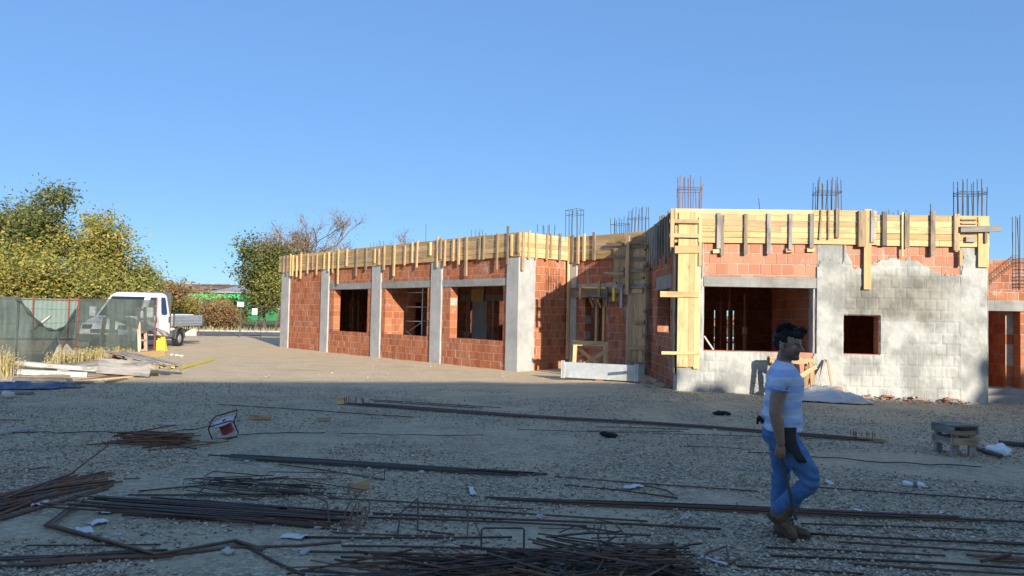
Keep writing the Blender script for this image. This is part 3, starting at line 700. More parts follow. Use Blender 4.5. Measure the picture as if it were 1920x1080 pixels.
for (x,a,b,wd) in [(655,60,265,.085),(803,105,240,.07),(803,240,365,.07)]: batten(cf, W5, 1030+x/S5, 370+a/S5, 370+b/S5, wd, M_new, y=-.19 if x < 700 else -.13, dep=.04)
cg = empty('column_formwork', W3.P(2.5, -.1, .4), 'tall weathered board formwork panel with cross cleats in the inner corner', 'formwork')
def P3(x, y_, off=-.12): return W3.uv(1000+x/3.6, 420+y_/3.6, off)
for (a,b,t_,e) in [(540,590,160,450),(590,632,150,460),(632,668,150,940),(668,706,155,935),(706,757,155,935)]:
    p0 = P3((a+b)/2, e); p1 = P3((a+b)/2, t_); w_ = P3(b,600)[0]-P3(a,600)[0]
    board('board', cg, W3.P(p0[0], -.12, p0[1]), W3.P(p0[0], -.12, p1[1]), W3.d, w_-.006, .028, M_mid)
p0 = P3(632, 475, -.24); p1 = P3(632, 80, -.24); board('batten', cg, W3.P(p0[0], -.24, p0[1]), W3.P(p0[0], -.24, p1[1]), W3.d, .13, .04, M_mid)
for (a,b,y_,wd,mt) in [(495,612,140,.09,M_old),(663,790,124,.08,M_old),(655,762,152,.10,M_old),(500,620,222,.06,M_old),(660,752,233,.09,M_old),(590,612,308,.1,M_grey),(655,800,315,.10,M_old),(478,612,330,.06,M_mid),(510,620,345,.08,M_old),(545,610,418,.12,M_grey),(650,757,421,.12,M_grey),(505,560,398,.05,M_mid),(668,738,455,.12,M_mid),(684,750,665,.11,M_mid),(650,752,836,.10,M_mid),(665,745,363,.07,M_mid)]:
    h5(cg, W3, a, y_, b, y_+random.uniform(-3,5), wd, .05, mt, 1000, 420, 3.6, -.165)
for k, z in enumerate((.7,1.2,1.9,2.6,3.2,3.7)):
    board('cleat', cg, W4.P(.15, -.16, z), W4.P(.75, -.16, z+random.uniform(-.03,.03)), (0,0,1), .09, .05, M_old)
board('batten', cg, W4.P(.35, -.10, .1), W4.P(.35, -.10, 3.9), W4.d, .10, .06, M_old); board('batten', cg, W4.P(.62, -.11, .3), W4.P(.60, -.11, 3.8), W4.d, .10, .06, M_old)
lf = empty('lintel_formwork', W3.P(1.2, -.1, 2.45), 'old boards and cleats shuttering the lintel above the small recessed window', 'formwork')
h5(lf, W3, 255,462,500,474,.30,.03,M_old,1000,420,3.6,-.10,'board'); h5(lf, W3, 490,508,665,512,.16,.03,M_old,1000,420,3.6,-.10,'board'); h5(lf, W3, 330,428,490,430,.05,.05,M_yellow,1000,420,3.6,-.11,'board')
for (x,a,b,mt) in [(317,430,505,M_mid),(445,385,480,M_mid),(493,425,560,M_old),(543,430,520,M_yellow),(594,430,565,M_grey)]:
    p0 = P3(x,b,-.14); p1 = P3(x,a,-.14); board('batten', lf, W3.P(p0[0],-.14,p0[1]), W3.P(p0[0],-.14,p1[1]), W3.d, .085, .045, mt)
p0 = P3(335,490,-.2); p1 = P3(485,488,-.2)
board('shelf_board', lf, W3.P(p0[0],-.25,p0[1]), W3.P(p1[0],-.25,p1[1]), W3.n, .42, .03, M_grey)
for x in (400, 450): p0 = P3(x,560,.02); p1 = P3(x-18,505,-.3); board('brace', lf, W3.P(p0[0],.06,p0[1]), W3.P(p1[0],-.28,p1[1]), W3.d, .07, .05, M_mid)
for x in (422, 472): p0 = P3(x,800,.1); p1 = P3(x+5,520,.1); board('prop', lf, W3.P(p0[0],.12,.94), W3.P(p1[0],.12,2.44), W3.d, .09, .07, M_mid)
# ------------------------------------------------------------------ rebar cages standing out of the columns
def cage(center, ang, wx_, wy_, z0, z1, nx_, ny_, label, stirrups, lean=0.0, mt=None, r=.010, vary=.35):
    mt = mt or M_dark
    e = empty('rebar_cage', (center[0], center[1], z0), label, 'rebar cage', 'rebar cages rising from the columns', ang)
    ring = []
    for i in range(nx_):
        for j in range(ny_):
            if i in (0, nx_-1) or j in (0, ny_-1): ring.append((-wx_/2+wx_*i/(nx_-1), -wy_/2+wy_*j/(ny_-1)))
    Mx = WM[e]
    for (x,y) in ring:
        h = (z1-z0)*(1-random.uniform(0, vary)**1.5 if random.random() < .6 else 1)
        MB().tube([(x,y,0),(x+random.uniform(-.01,.01),y,h*.6),(x+lean*h+random.uniform(-.025,.025),y+random.uniform(-.02,.02),h)], r, 5).obj('bar', mt, e, Mx)
    for zf in stirrups:
        z = (z1-z0)*zf; a, b = wx_/2+.012, wy_/2+.012
        MB().tube([(-a,-b,z),(a,-b,z+random.uniform(-.02,.02)),(a,b,z),(-a,b,z+random.uniform(-.02,.02)),(-a,-b,z+.005)], .006, 4).obj('stirrup', mt, e, Mx)
    return e
def topz(px, py, dist_pt):
    k = proj(dist_pt)[2]; return dist_pt.z + (proj(dist_pt)[1]-py)/FPX*k
def cage5(pxa, pxb, ytop, y, label, nx_, ny_, st, wy_=.4, mt=None, zb=3.4):
    a, b = W5.ux(pxa, y, 4.5), W5.ux(pxb, y, 4.5); p = W5.P((a+b)/2, y, 4.3)
    cage((p.x, p.y), W5.a, b-a, wy_, zb, topz(0, ytop, p), nx_, ny_, label, st, mt=mt)
cage5(1272, 1313, 331, .35, 'tall rusty rebar cage above the yellow boxed corner column', 5, 3, (.80,.83), mt=M_rust)
cage5(1529, 1572, 334, .2, 'rebar cage over the plastered column beside the wide opening', 6, 3, (.78,.8))
cage5(1796, 1842, 338, .25, 'rebar cage over the right end column of the plastered front', 6, 3, (.80,.82))
def cage1(pxa, pxb, ytop, w, y, label, nx_, ny_, st, z1=None):
    a, b = w.ux(pxa, y, 4.3), w.ux(pxb, y, 4.3); p = w.P((a+b)/2, y, 4.3)
    cage((p.x, p.y), w.a, abs(b-a)*.8, .3, 3.4, topz(0, ytop, p), nx_, ny_, label, st, vary=.05 if 1060 < pxa < 1070 else .3)
cage1(1064, 1090, 393, W3, .2, 'neat capped rebar cage above the inner corner column', 3, 3, (.99, .9))
cage1(1148, 1178, 408, W3, 1.5, 'short rebar cage just behind the weathered corner formwork', 4, 3, (.86,))
cage1(1180, 1214, 389, W3, 1.2, 'ragged tall rebar cage behind the weathered corner formwork', 5, 3, (.8,.5))
cage1(1012, 1036, 421, W2, .3, 'low rebar tips above the sunlit corner column', 3, 2, ())
cage1(889, 907, 431, W1, .15, 'low rebar tips above the last window of the long wing', 3, 2, ())
cage1(700, 720, 452, W1, .15, 'low rebar tips above the middle of the long wing', 4, 2, ())
for (px, yt, yb, lab) in [(1427,372,394,'single thin leaning steel rod above the wide opening'),(1745,382,406,'single straight steel rod above the right formwork batten'),(798,420,442,'single straight steel rod above the long wing')]:
    w = W1 if px < 900 else W5; p = w.P(w.ux(px, .3, 4.2), .3, 3.45); t_ = topz(0, yt, w.P(w.ux(px, .3, 4.2), .3, 4.2))
    tag(MB().tube([p, p+Vector((0,0,(t_-3.45)*.6)), Vector((p.x-(.06 if px == 1427 else 0), p.y, t_))], .010, 5).obj('steel_rod', M_dark), lab, 'rod')
for (px, yt) in [(1667,393),(1675,398),(1684,394),(1699,394)]:
    x = W5.ux(px, 1.5, 4.2); tag(MB().tube([W5.P(x,1.5,3.5), W5.P(x,1.5,topz(0,yt,W5.P(x,1.5,4.2)))], .01, 5).obj('steel_rod', M_dark), 'short steel rod tip peeping over the right front formwork', 'rod', 'rod tips over the front formwork')
# cage and mesh on the annex
p = W5.P(W5.ux(1910, Y6+.3, 3.5), Y6+.15, z6top)
k = cage((p.x+.2, p.y+.2), W5.a, .42, .3, z6top-.1, topz(0, 402, p), 4, 3, 'dense rebar column cage rising from the low annex wall', [i*.045 for i in range(11)], vary=.3)
e = empty('rebar_cage', W5.P(W5.L+.2, Y6+.2, z6top), 'tied rebar beam cage leaning diagonally on the annex wall', 'rebar cage', 'rebar cages rising from the columns')
pa = W5.uv(1849, 535, Y6+.12); pb = W5.uv(1904, 492, Y6+.12)
for i in range(4):
    dz = (i % 2)*.16; dy = (i//2)*.16
    MB().tube([W5.P(pa[0], Y6+.05+dy, pa[1]+dz), W5.P(pb[0], Y6+.05+dy, pb[1]+dz)], .009, 5).obj('bar', M_rust, e)
for i in range(12):
    f_ = (i+.5)/12; x = pa[0]+(pb[0]-pa[0])*f_; z = pa[1]+(pb[1]-pa[1])*f_
    MB().tube([W5.P(x,Y6+.03,z-.01), W5.P(x-.02,Y6+.03,z+.18), W5.P(x-.02,Y6+.23,z+.18), W5.P(x,Y6+.23,z-.01), W5.P(x,Y6+.03,z-.01)], .005, 4).obj('stirrup', M_rust, e)
# ------------------------------------------------------------------ props and scaffold inside
def prop(p, label, group='steel props inside the building', top=3.5, r=.03):
    e = empty('steel_prop', (p.x, p.y, .06), label, 'prop', group); Mx = WM[e]; h = top-.06
    MB().tube([(0,0,0),(0,0,h*.6)], r, 8).obj('outer_tube', M_prop, e, Mx); MB().tube([(0,0,h*.58),(0,0,h)], r*.75, 8).obj('inner_tube', M_prop, e, Mx)
    MB().box((-.07,-.07,0),(.07,.07,.008)).obj('foot_plate', M_prop, e, Mx); MB().tube([(0,0,h*.56),(0,0,h*.63)], r*1.5, 8).obj('collar', M_prop, e, Mx)
for (px, y) in [(636,1.6),(651,2.0),(661,1.3),(672,1.7),(642,2.6),(680,2.3)]: prop(W1.P(W1.ux(px,y,1.8),y,0), 'steel prop seen through the far window of the long wing')
for (px, y) in [(757,2.6),(773,2.9)]: prop(W1.P(W1.ux(px,y,1.8),y,0), 'steel prop behind the scaffold tower in the middle window')
for (px, y) in [(876,1.6),(881,2.4),(925,1.4)]: prop(W1.P(W1.ux(px,y,1.8),y,0), 'steel prop seen through the near window of the long wing')
p = W5.P(W5.ux(1397,2.2,1.8),2.2,0); prop(p, 'thick orange steel prop standing in the wide dark opening', top=2.38, r=.05)
for (px, y) in [(1368,3.5),(1352,4.5),(1455,4.0)]: prop(W5.P(W5.ux(px,y,1.8),y,0), 'thin dark prop deep inside the wide opening')
sc = empty('scaffold_tower', W1.P(W1.ux(762,1.2,1.8),1.2,.06), 'grey tube scaffold tower standing inside the middle window', 'scaffold')
xa, xb = W1.ux(742,1.0,1.8), W1.ux(792,1.0,1.8)
for x in (xa, xb):
    for y in (1.0, 1.9): MB().tube([W1.P(x,y,.06), W1.P(x,y,3.0)], .025, 8).obj('standard', M_galv, sc)
for z in (.55,1.4,1.95,2.5):
    for y in (1.0,1.9): MB().tube([W1.P(xa,y,z), W1.P(xb,y,z)], .02, 8).obj('ledger', M_galv, sc)
    for x in (xa,xb): MB().tube([W1.P(x,1.0,z+.03), W1.P(x,1.9,z+.03)], .02, 8).obj('transom', M_galv, sc)
MB().tube([W1.P(xa,1.0,.6), W1.P(xb,1.0,1.38)], .015, 6).obj('brace', M_galv, sc); MB().tube([W1.P(xa,.96,1.38), W1.P(xb,.96,.6)], .015, 6).obj('brace', M_galv, sc)
hp = empty('hanging_panel', W1.P(W1.ux(892,3.4,2.4),3.4,2.2), 'yellow plywood panel fixed to the inner wall behind the near window', 'panel')
xa, xb = W1.ux(883,3.5,2.4), W1.ux(906,3.5,2.4)
board('sheet', hp, W1.P((xa+xb)/2,3.52,2.22), W1.P((xa+xb)/2,3.52,3.3), W1.d, xb-xa, .02, M_new); board('cleat', hp, W1.P(xa-.1,3.48,2.75), W1.P(xb+.1,3.48,2.75), (0,0,1), .08, .04, M_mid)
p0 = W5.uv(1325, 640, .15); tag(board('plank', None, W5.P(Ob[0]+.03,.12,zs+.32), W5.P(Ob[0]+.24,.12,zs+.012), W5.n, .08, .03, M_pale), 'pale board offcut leaning in the left corner of the wide opening', 'board')
# ------------------------------------------------------------------ rebar lying in the yard
def bar_path(a, b, r, lift=0.0, wig=.012, n=9, hook0=0.0, hook1=0.0):
    a = Vector(a); b = Vector(b); L = (b-a).length; n = max(3, min(16, int(L/.7)+2)); side = Vector((-(b-a).y, (b-a).x, 0)).normalized(); ph = random.uniform(0, 6)
    pts = []
    for i in range(n):
        t = i/(n-1); p = a.lerp(b, t) + side*(wig*math.sin(ph+t*5)*L**.5)
        p.z = float(gz(p.x, p.y)) + r*.8 + .012 + lift*(1 if not callable(lift) else 1); pts.append(p)
    if hook0: pts = [pts[0] + Vector((0,0,hook0))] + pts
    if hook1: pts = pts + [pts[-1] + Vector((0,0,hook1))]
    return pts
def loose_bar(p0, p1, label, r=.009, mt=None, group='loose reinforcing bars on the gravel', lift=0.0, wig=.012, name='reinforcing_bar', hook1=0.0):
    r *= .85
    return tag(MB().tube(bar_path(gp(*p0), gp(*p1), r, lift, wig, hook1=hook1), r, 6).obj(name, mt or M_rebar, smooth=True), label, 'steel bar', group)
def bundle(p0, p1, n, width, label, r=.009, hooks=(0,0), stagger=.5, layers=2, mt=None, spread=0.0, over=None):
    r *= .82; a, b = gp(*p0), gp(*p1); d = (b-a).normalized(); side = Vector((-d.y, d.x, 0)).normalized(); L = (b-a).length
    e = empty('rebar_bundle', (a+b)/2, label, 'rebar bundle', 'bundles of reinforcing bars on the gravel')
    for i in range(n):
        k = i//layers; ly = i % layers
        o = (k/(max(1, (n-1)//layers))-.5)*width + random.uniform(-.006,.006)
        s0 = random.uniform(0, stagger); s1 = random.uniform(0, stagger)
        sp = 1+spread*random.uniform(-1,1)
        q0 = a + d*s0 + side*o*sp; q1 = b - d*s1 + side*o*(1+spread*random.uniform(-1,1))
        MB().tube(bar_path(q0, q1, r, ly*r*1.9+random.uniform(0,.006), .010, hook0=hooks[0]*random.uniform(.6,1), hook1=hooks[1]*random.uniform(.6,1)), r, 6).obj('bar', mt or random.choice([M_rebar, M_rebar, M_rust, M_dark]), e, smooth=True)
    if over:
        for f_ in over:
            c = a.lerp(b, f_); q = MB(); w_ = width/2+.03
            q.tube([c+side*-w_+Vector((0,0,.01)), c+side*-w_*.9+Vector((0,0,layers*r*2+.035)), c+side*w_*.9+Vector((0,0,layers*r*2+.035)), c+side*w_+Vector((0,0,.01))], .003, 4).obj('tie_wire', M_rust, e)
    return e
bundle((645,758),(1648,829), 12, .22, 'long straight bundle with hooked ends lying nearest the building fronts', .009, (.13,.13), .4, 2)
bundle((372,857),(1040,897), 12, .17, 'mid yard bundle of dark straight bars beyond the pale wood block', .010, (0,0), 1.0, 2, M_dark)
bundle((95,944),(684,986), 30, .42, 'thick bundle of rusty bars tied at its hooked right end', .010, (0,0), .9, 3, over=(.04,.97), spread=.35)
bundle((870,938),(1935,984), 9, .15, 'long thin bundle passing under the worker and leaving the yard', .009, (0,0), 1.2, 2, over=(.5,))
bundle((-40,1062),(330,1046), 9, .24, 'short bundle of heavy bars beside the zigzag bent bars', .011, (0,0), .8, 1)
bundle((1788,1049),(1990,1058), 5, .09, 'small bundle of bars lying beyond the crossed bent offcut', .010, (0,0), .4, 1)
for (a, b, lab, kw) in [
  ((411,760),(777,784),'thin long bar lying just beyond the cable reel',{}), ((692,751),(940,766),'pair bar lying parallel behind the hooked bundle',{}), ((700,754),(905,767),'pair bar lying parallel behind the hooked bundle',{}),
  ((970,807),(1640,829),'thin bar running alongside the hooked bundle',dict(r=.006)), ((1117,802),(1292,807),'short bar beside the black rag',dict(r=.007)), ((1100,810),(1280,811),'short bar under the black rag',dict(r=.006)),
  ((1040,897),(1421,925),'single bar continuing from the mid yard bundle',{}), ((525,873),(722,902),'bar with upturned end beyond the pale wood block',dict(hook1=.09)),
  ((1056,911),(1272,937),'rusty curved bar behind the long thin bundle',dict(mt=M_rust,wig=.03)), ((763,954),(1214,981),'straight bar in front of the long thin bundle',dict(r=.010)), ((700,966),(1352,997),'heavier straight bar in front of the long thin bundle',dict(r=.012)),
  ((1514,915),(1940,946),'single straight bar crossing behind the worker',{}), ((1500,985),(1848,998),'straight bar passing just behind the work boots',{}), ((1490,1004),(1935,1027),'straight bar starting at the work boots',dict(r=.011)),
  ((1571,1020),(1935,1045),'straight bar lying right of the work boots',dict(r=.010)), ((1436,1030),(1773,1047),'straight bar in front of the work boots',dict(r=.010)), ((1445,1046),(1935,1071),'long bar touching the crossed bent offcut',dict(r=.011)),
  ((1602,1064),(1935,1083),'bar under the crossed bent offcut',dict(r=.011)), ((1864,1019),(1940,1024),'rusty bar end beyond the small bundle',dict(mt=M_rust)), ((1380,1066),(1620,1082),'bar beside the bent stirrup and white strip',dict(r=.010)),
  ((260,925),(540,897),'bar rising across the stirrup tangle',{}), ((240,932),(620,930),'bar lying under the stirrup tangle',{}), ((615,938),(1000,958),'bar beyond the thick rusty bundle end',{}), ((690,974),(1100,990),'bar leading right from the thick bundle end',dict(r=.010)),
  ((0,789),(48,790),'thin bar near the sawn white plank',dict(r=.007)), ((0,891),(92,878),'bar end beyond the splayed rusty bars',dict(r=.008)), ((233,901),(262,901),'tiny bar offcut between the splayed bars and stirrup tangle',dict(r=.008)),
  ((50,1027),(300,1026),'thin bar behind the zigzag bent bars',dict(r=.007)), ((560,1012),(960,1013),'bar lying behind the upright stirrups',dict(r=.010)), ((620,1003),(830,1010),'bar crossing below the thick bundle end',dict(r=.009)),
  ((0,848),(70,846),'thin wire near the broken twig',dict(r=.004)), ((560,1040),(990,1046),'bar along the back of the scrap heap',dict(r=.011)), ((640,1028),(1010,1036),'bar along the back of the scrap heap',dict(r=.010)), ((1010,994),(1120,996),'thin bar end behind the scrap heap',dict(r=.005))]:
    loose_bar(a, b, lab, **kw)
# splayed rusty bars at the left
for i in range(26):
    y0 = random.uniform(940, 985); a = gp(random.uniform(-60, 10), y0); b = gp(random.uniform(120, 232), random.uniform(880, 905) + (y0-940)*.55)
    L0 = random.uniform(0,.05)
    tag(MB().tube([a+Vector((0,0,.012+L0)), a.lerp(b,.5)+Vector((random.uniform(-.03,.03),0,.02+L0)), b+Vector((0,0,.014+L0*.5))], .010, 6).obj('reinforcing_bar', random.choice([M_rust, M_rebar, M_rust])), 'rusty bar in the splayed pile over the thick bundle', 'steel bar', 'splayed rusty bars')
a = gp(116,906); tag(MB().tube([a+Vector((0,0,.02)), a+Vector((.12,.15,.16)), a+Vector((.22,.42,.30))], .008, 6).obj('reinforcing_bar', M_rust), 'bar sticking up from the splayed rusty pile', 'steel bar', 'loose reinforcing bars on the gravel')
# zigzag bent bars
def poly_bar(pix, label, r=.010, mt=None, lifts=None, group='bent bars on the gravel', name='bent_bar', off=0.0):
    pts = []
    for i, q in enumerate(pix):
        p = gp(q[0], q[1]); p.z += .015 + (lifts[i] if lifts else 0) + off; pts.append(p)
    dense = []
    for i in range(len(pts)-1):
        for k in range(4): dense.append(pts[i].lerp(pts[i+1], k/4))
    dense.append(pts[-1]); return tag(MB().tube(dense, r, 6).obj(name, mt or M_rebar), label, 'steel bar', group)
for o in (0, 7, 12): poly_bar([(145+o,944),(83+o,989+o*.3),(293,1044+o*.5),(441,1017+o*.5),(484+o,1040)], 'zigzag bent bar lying before the thick rusty bundle', .010, off=o*.002)
poly_bar([(300,1046),(440,1030),(560,1027),(640,1020)], 'gently bent bar beside the zigzag bars'); poly_bar([(441,1017),(520,1060),(570,1082)], 'bar bent down towards the scrap heap')
# stirrup tangle
for i in range(14):
    cx, cy = random.uniform(400, 600), random.uniform(905, 950); c = gp(cx, cy); w_ = random.uniform(.25,.5); h_ = random.uniform(.08,.2); th = random.uniform(-.5,.5); tl = random.uniform(-.2,.35)
    ax = Vector((math.cos(th), math.sin(th), 0)); ay = Vector((-math.sin(th)*math.cos(tl), math.cos(th)*math.cos(tl), abs(math.sin(tl))))
    z = Vector((0,0,.012+random.uniform(0,.04)))
    tag(MB().tube([c-ax*w_+z, c-ax*w_+ay*h_+z, c+ax*w_+ay*h_+z, c+ax*w_+z, c-ax*w_*.9+z], .005, 5).obj('stirrup', random.choice([M_rebar, M_dark])), 'thin bent stirrup in the tangle beyond the thick bundle', 'stirrup', 'tangled stirrups')
poly_bar([(440,912),(560,940),(612,972),(618,995)], 'long bent bar trailing over the thick bundle from the stirrup tangle', .007, lifts=[.06,.09,.12,.04]); poly_bar([(365,935),(395,915),(470,913),(540,945)], 'bent bar arching over the stirrup tangle', .007, lifts=[0,.06,.07,.02])
# tie ends at the right end of the thick bundle
for i in range(6):
    x = 645+i*7+random.uniform(-5,5); poly_bar([(x-random.uniform(-4,7),1002-random.uniform(0,14)),(x+random.uniform(2,8),978),(x+random.uniform(6,22),968)], 'hooked stub at the right end of the thick bundle', .007, M_rust, [.0,random.uniform(.05,.08),random.uniform(.05,.12)], 'hooked stubs of the thick bundle')
# upright stirrups
def upright(pix_base, h, label, r=.007):
    pts = [];
    a, b = gp(*pix_base[0]), gp(*pix_base[1])
    pts = [a+Vector((0,0,.01)), a+Vector((0,0,h*.93)), a.lerp(b,.05)+Vector((0,0,h)), a.lerp(b,.95)+Vector((0,0,h)), b+Vector((0,0,h*.93)), b+Vector((0,0,.01))]
    return tag(MB().tube(pts, r, 6).obj('stirrup', M_dark), label, 'stirrup', 'upright stirrups')
upright([(902,1034),(982,1034)], .165, 'rounded rectangular stirrup standing upright behind the scrap heap')
poly_bar([(745,1010),(750,990),(783,969),(783,998),(852,1006)], 'bent bar propped up behind the scrap heap', .007, lifts=[0,.10,.14,0,0]); poly_bar([(876,1010),(878,985),(902,1012)], 'bar bent into a peak behind the scrap heap', .006, lifts=[0,.13,0])
poly_bar([(1290,1070),(1316,1070),(1322,1050),(1362,1042),(1366,1062),(1388,1052)], 'bent stirrup lying beside the white strip', .007, lifts=[0,.0,.03,.05,.0,.01]); poly_bar([(1200,911),(1250,922),(1262,930)], 'short hooked bar behind the long thin bundle', .007)
poly_bar([(1840,1062),(1895,1050)], 'bent rusty offcut crossing the long bars', .012, M_rust, [.02,.03])
# scrap heap: each offcut is a thing
cen = gp(1130, 1075); hp_rng = random.Random(5)
for i in range(150):
    f_ = hp_rng.random(); px = 640+640*f_**.7 if i % 3 else hp_rng.uniform(1040,1270)
    topy = np.interp(px, [640,760,900,1000,1060,1110,1200,1260,1300], [1058,1050,1044,1040,1028,1020,1042,1060,1075])
    py = hp_rng.uniform(topy+4, 1105); c = gp(px, py); zl_ = max(0, np.interp(px, [900,1060,1130,1200,1280], [.03,.13,.19,.13,.03]))*hp_rng.random()
    L = hp_rng.uniform(.25,.8) if px > 1000 else hp_rng.uniform(.5,1.3); th = hp_rng.gauss(0, .35 if px < 1000 else .6); ax = Vector((math.cos(th), math.sin(th), hp_rng.uniform(-.08,.08)))
    p = c+Vector((0,0,.015+zl_)); q = [p-ax*L/2, p+Vector((hp_rng.uniform(-.02,.02),0,0)), p+ax*L/2]
    for v in q: v.z = max(v.z, .014)
    if i % 6 == 0: q.append(q[-1]+Vector((hp_rng.uniform(-.08,.08),hp_rng.uniform(-.1,.1),.03)))
    tag(MB().tube(q, hp_rng.choice([.005,.0065,.008,.009]), 5).obj('rebar_offcut', hp_rng.choice([M_rust, M_rebar, M_rebar, M_dark])), 'rusty bar offcut in the big tangled scrap heap', 'steel offcut', 'offcuts in the big scrap heap')
for (pts_, lf_) in [([(1048,1015),(1082,1008),(1112,1020)],[.05,.08,.07]), ([(1112,1022),(1116,1009),(1150,1014),(1178,1028)],[.08,.13,.12,.06]), ([(1120,1026),(1130,1012),(1142,1030)],[.06,.13,.06])]:
    poly_bar(pts_, 'curled thin bar looping above the big scrap heap', .006, M_rebar, lf_, 'curled bars on the scrap heap')
# small heap by the reel
sh_rng = random.Random(9)
for i in range(46):
    px, py = sh_rng.gauss(295, 26), sh_rng.uniform(822, 840); c = gp(px, py); z_ = max(0, .13*(1-abs(px-290)/60))*sh_rng.random(); th = sh_rng.gauss(.15, .4); L = sh_rng.uniform(.4,1.0)
    ax = Vector((math.cos(th), math.sin(th), sh_rng.uniform(-.1,.1))); p = c+Vector((0,0,.02+z_)); q = [p-ax*L/2, p, p+ax*L/2]
    for v in q: v.z = max(v.z, .014)
    tag(MB().tube(q, .009, 5).obj('rebar_offcut', sh_rng.choice([M_rust, M_rust, M_rebar])), 'rusty bar offcut in the small heap beside the cable reel', 'steel offcut', 'offcuts in the small scrap heap')
# ------------------------------------------------------------------ cable reel and cables
rb = gp(424, 822); e = empty('cable_reel', rb, 'red cable reel with pale side discs tipped over in a bent tube frame', 'cable reel')
axv = Vector((-.28,-.34,.90)).normalized(); t1 = Vector((1,0,.32)); t1 = (t1-axv*t1.dot(axv)).normalized(); t2 = axv.cross(t1)
Mx = Matrix(((t1.x,t2.x,axv.x,rb.x),(t1.y,t2.y,axv.y,rb.y+.05),(t1.z,t2.z,axv.z,rb.z+.085),(0,0,0,1))) @ Matrix.Scale(.78, 4)
M_reelp = simple('reel_disc', (.55,.46,.47), .5, .15, 5); M_cable_red = simple('red_cable', (.34,.07,.06), .6, .3, 30)
def disc(z, r_, th, name, mt):
    m = MB(); m.tube([(0,0,z-th),(0,0,z-th*.3),(0,0,z+th*.3),(0,0,z+th)], [r_*.93, r_, r_, r_*.93], 28); return m.obj(name, mt, e, Mx, smooth=False)
disc(-.02, .17, .010, 'side_disc', M_reelp); disc(.19, .18, .010, 'side_disc', M_reelp)
m = MB()
for k in range(9): m.tube([(0,0,-.01+k*.021),(0,0,.0+k*.021),(0,0,.011+k*.021)], [.095,.107,.095], 20)
m.obj('wound_cable', M_cable_red, e, Mx)
fr = [(-.21,-.20,-.05),(.20,-.20,-.05),(.23,-.18,.0),(.23,-.18,.20),(.20,-.20,.25),(-.18,-.20,.25),(-.21,-.18,.2),(-.21,-.20,-.05)]
MB().tube(fr, .011, 6).obj('frame', M_black, e, Mx); MB().tube([(.23,-.18,.2),(.24,.05,.24),(.20,.22,.24),(-.18,.22,.24),(-.21,.05,.24),(-.21,-.18,.2)], .011, 6).obj('frame', M_black, e, Mx); MB().tube([(.0,0,.19),(0,0,.215),(.05,-.02,.23)], .012, 6).obj('handle', M_black, e, Mx)
def cable(pix, label, r=.006, mt=None):
    pts = []
    for i in range(len(pix)-1):
        a, b = gp(*pix[i]), gp(*pix[i+1])
        for k in range(6):
            t = k/6; p = a.lerp(b, t); p.y += .05*math.sin(i*2+t*6.28+pix[i][0]); p.z = float(gz(p.x,p.y))+r+.014; pts.append(p)
    tag(MB().tube(pts, r, 5).obj('cable', mt or M_black), label, 'cable')
cable([(-10,812),(110,814),(240,812),(320,812),(372,806),(394,801)], 'black cable running from the cable reel along the gravel'); cable([(450,817),(520,815),(628,813)], 'thin black cable beyond the pale wood block')
cable([(1400,850),(1543,860),(1640,868),(1740,874),(1857,878)], 'wavy black cable behind the worker towards the pallet stool'); cable([(640,815),(760,818),(935,818)], 'thin wire in the middle of the yard', .004)
cable([(1280,838),(1420,846)], 'short wire behind the worker', .004)
# ------------------------------------------------------------------ timber offcuts and small litter
def block(px, py, L, w_, h_, ang, mt, label, cat='wood offcut', name='wood_offcut'):
    c = gp(px, py); d = Vector((math.cos(ang), math.sin(ang), 0)); up = Vector((0,0,h_/2+.012))
    return tag(board(name, None, c-d*L/2+up, c+d*L/2+up, Vector((-d.y,d.x,0)), w_, h_, mt), label, cat)
block(672, 921, .22, .085, .085, R(62), M_mid, 'pale square cut wood block alone on the gravel'); block(488, 787, .32, .10, .07, R(5), M_mid, 'wood offcut just beyond the cable reel'); block(607, 790, .20, .08, .05, R(0), M_mid, 'small wood offcut between the reel and hooked bundle')
block(27, 812, .50, .11, .03, R(62), M_pale, 'sawn white plank lying at the yard edge'); block(320, 798, .32, .09, .025, R(0), M_pale, 'pale board offcut behind the small scrap heap'); block(640, 758, .16, .12, .12, R(20), M_new, 'wood chunk at the hooked bundle end')
block(1617, 826, .62, .09, .04, R(-35), M_mid, 'board lying across the hooked bundle end')
def lump(px, py, s, label, cat, mt, name, flat=.5, seed=0, group=None, rough=.35):
    c = gp(px, py); m = MB(); n1, n2 = 12, 8; vs = []
    for j in range(n2+1):
        ph = math.pi*j/n2
        for i in range(n1):
            th = 2*math.pi*i/n1; d = Vector((math.sin(ph)*math.cos(th), math.sin(ph)*math.sin(th)*.8, math.cos(ph)*flat)); k = 1+rough*mnoise.noise(d*1.7+Vector((seed*3.1, px*.1, py*.1)))+rough*.4*mnoise.noise(d*4+Vector((seed,1,2)))
            vs.append((c.x+d.x*s*k, c.y+d.y*s*k, max(c.z+.004, c.z+s*flat*.8+d.z*s*k)))
    fs = [(j*n1+i, j*n1+(i+1)%n1, (j+1)*n1+(i+1)%n1, (j+1)*n1+i) for j in range(n2) for i in range(n1)]
    m.add(vs, fs); o = m.obj(name, mt, smooth=True); fix_normals(o.data); return tag(o, label, cat, group)
M_cloth = simple('black_cloth', (.018,.018,.02), .9, .3, 9)
for (px,py,ln,lab) in [(1353,779,.17,'crumpled black glove lying before the plastered wall'),(1143,820,.16,'black rag lying beside the thin bars')]:
    o = lump(px, py, ln*.75, lab, 'rag', M_cloth, 'rag', .35, px, rough=.7)
M_stone2 = simple('tan_stone', (.48,.40,.29), .9, .2, 9)
M_stone = simple('pale_stone', (.55,.54,.50), .9, .15, 9, bump=.3)
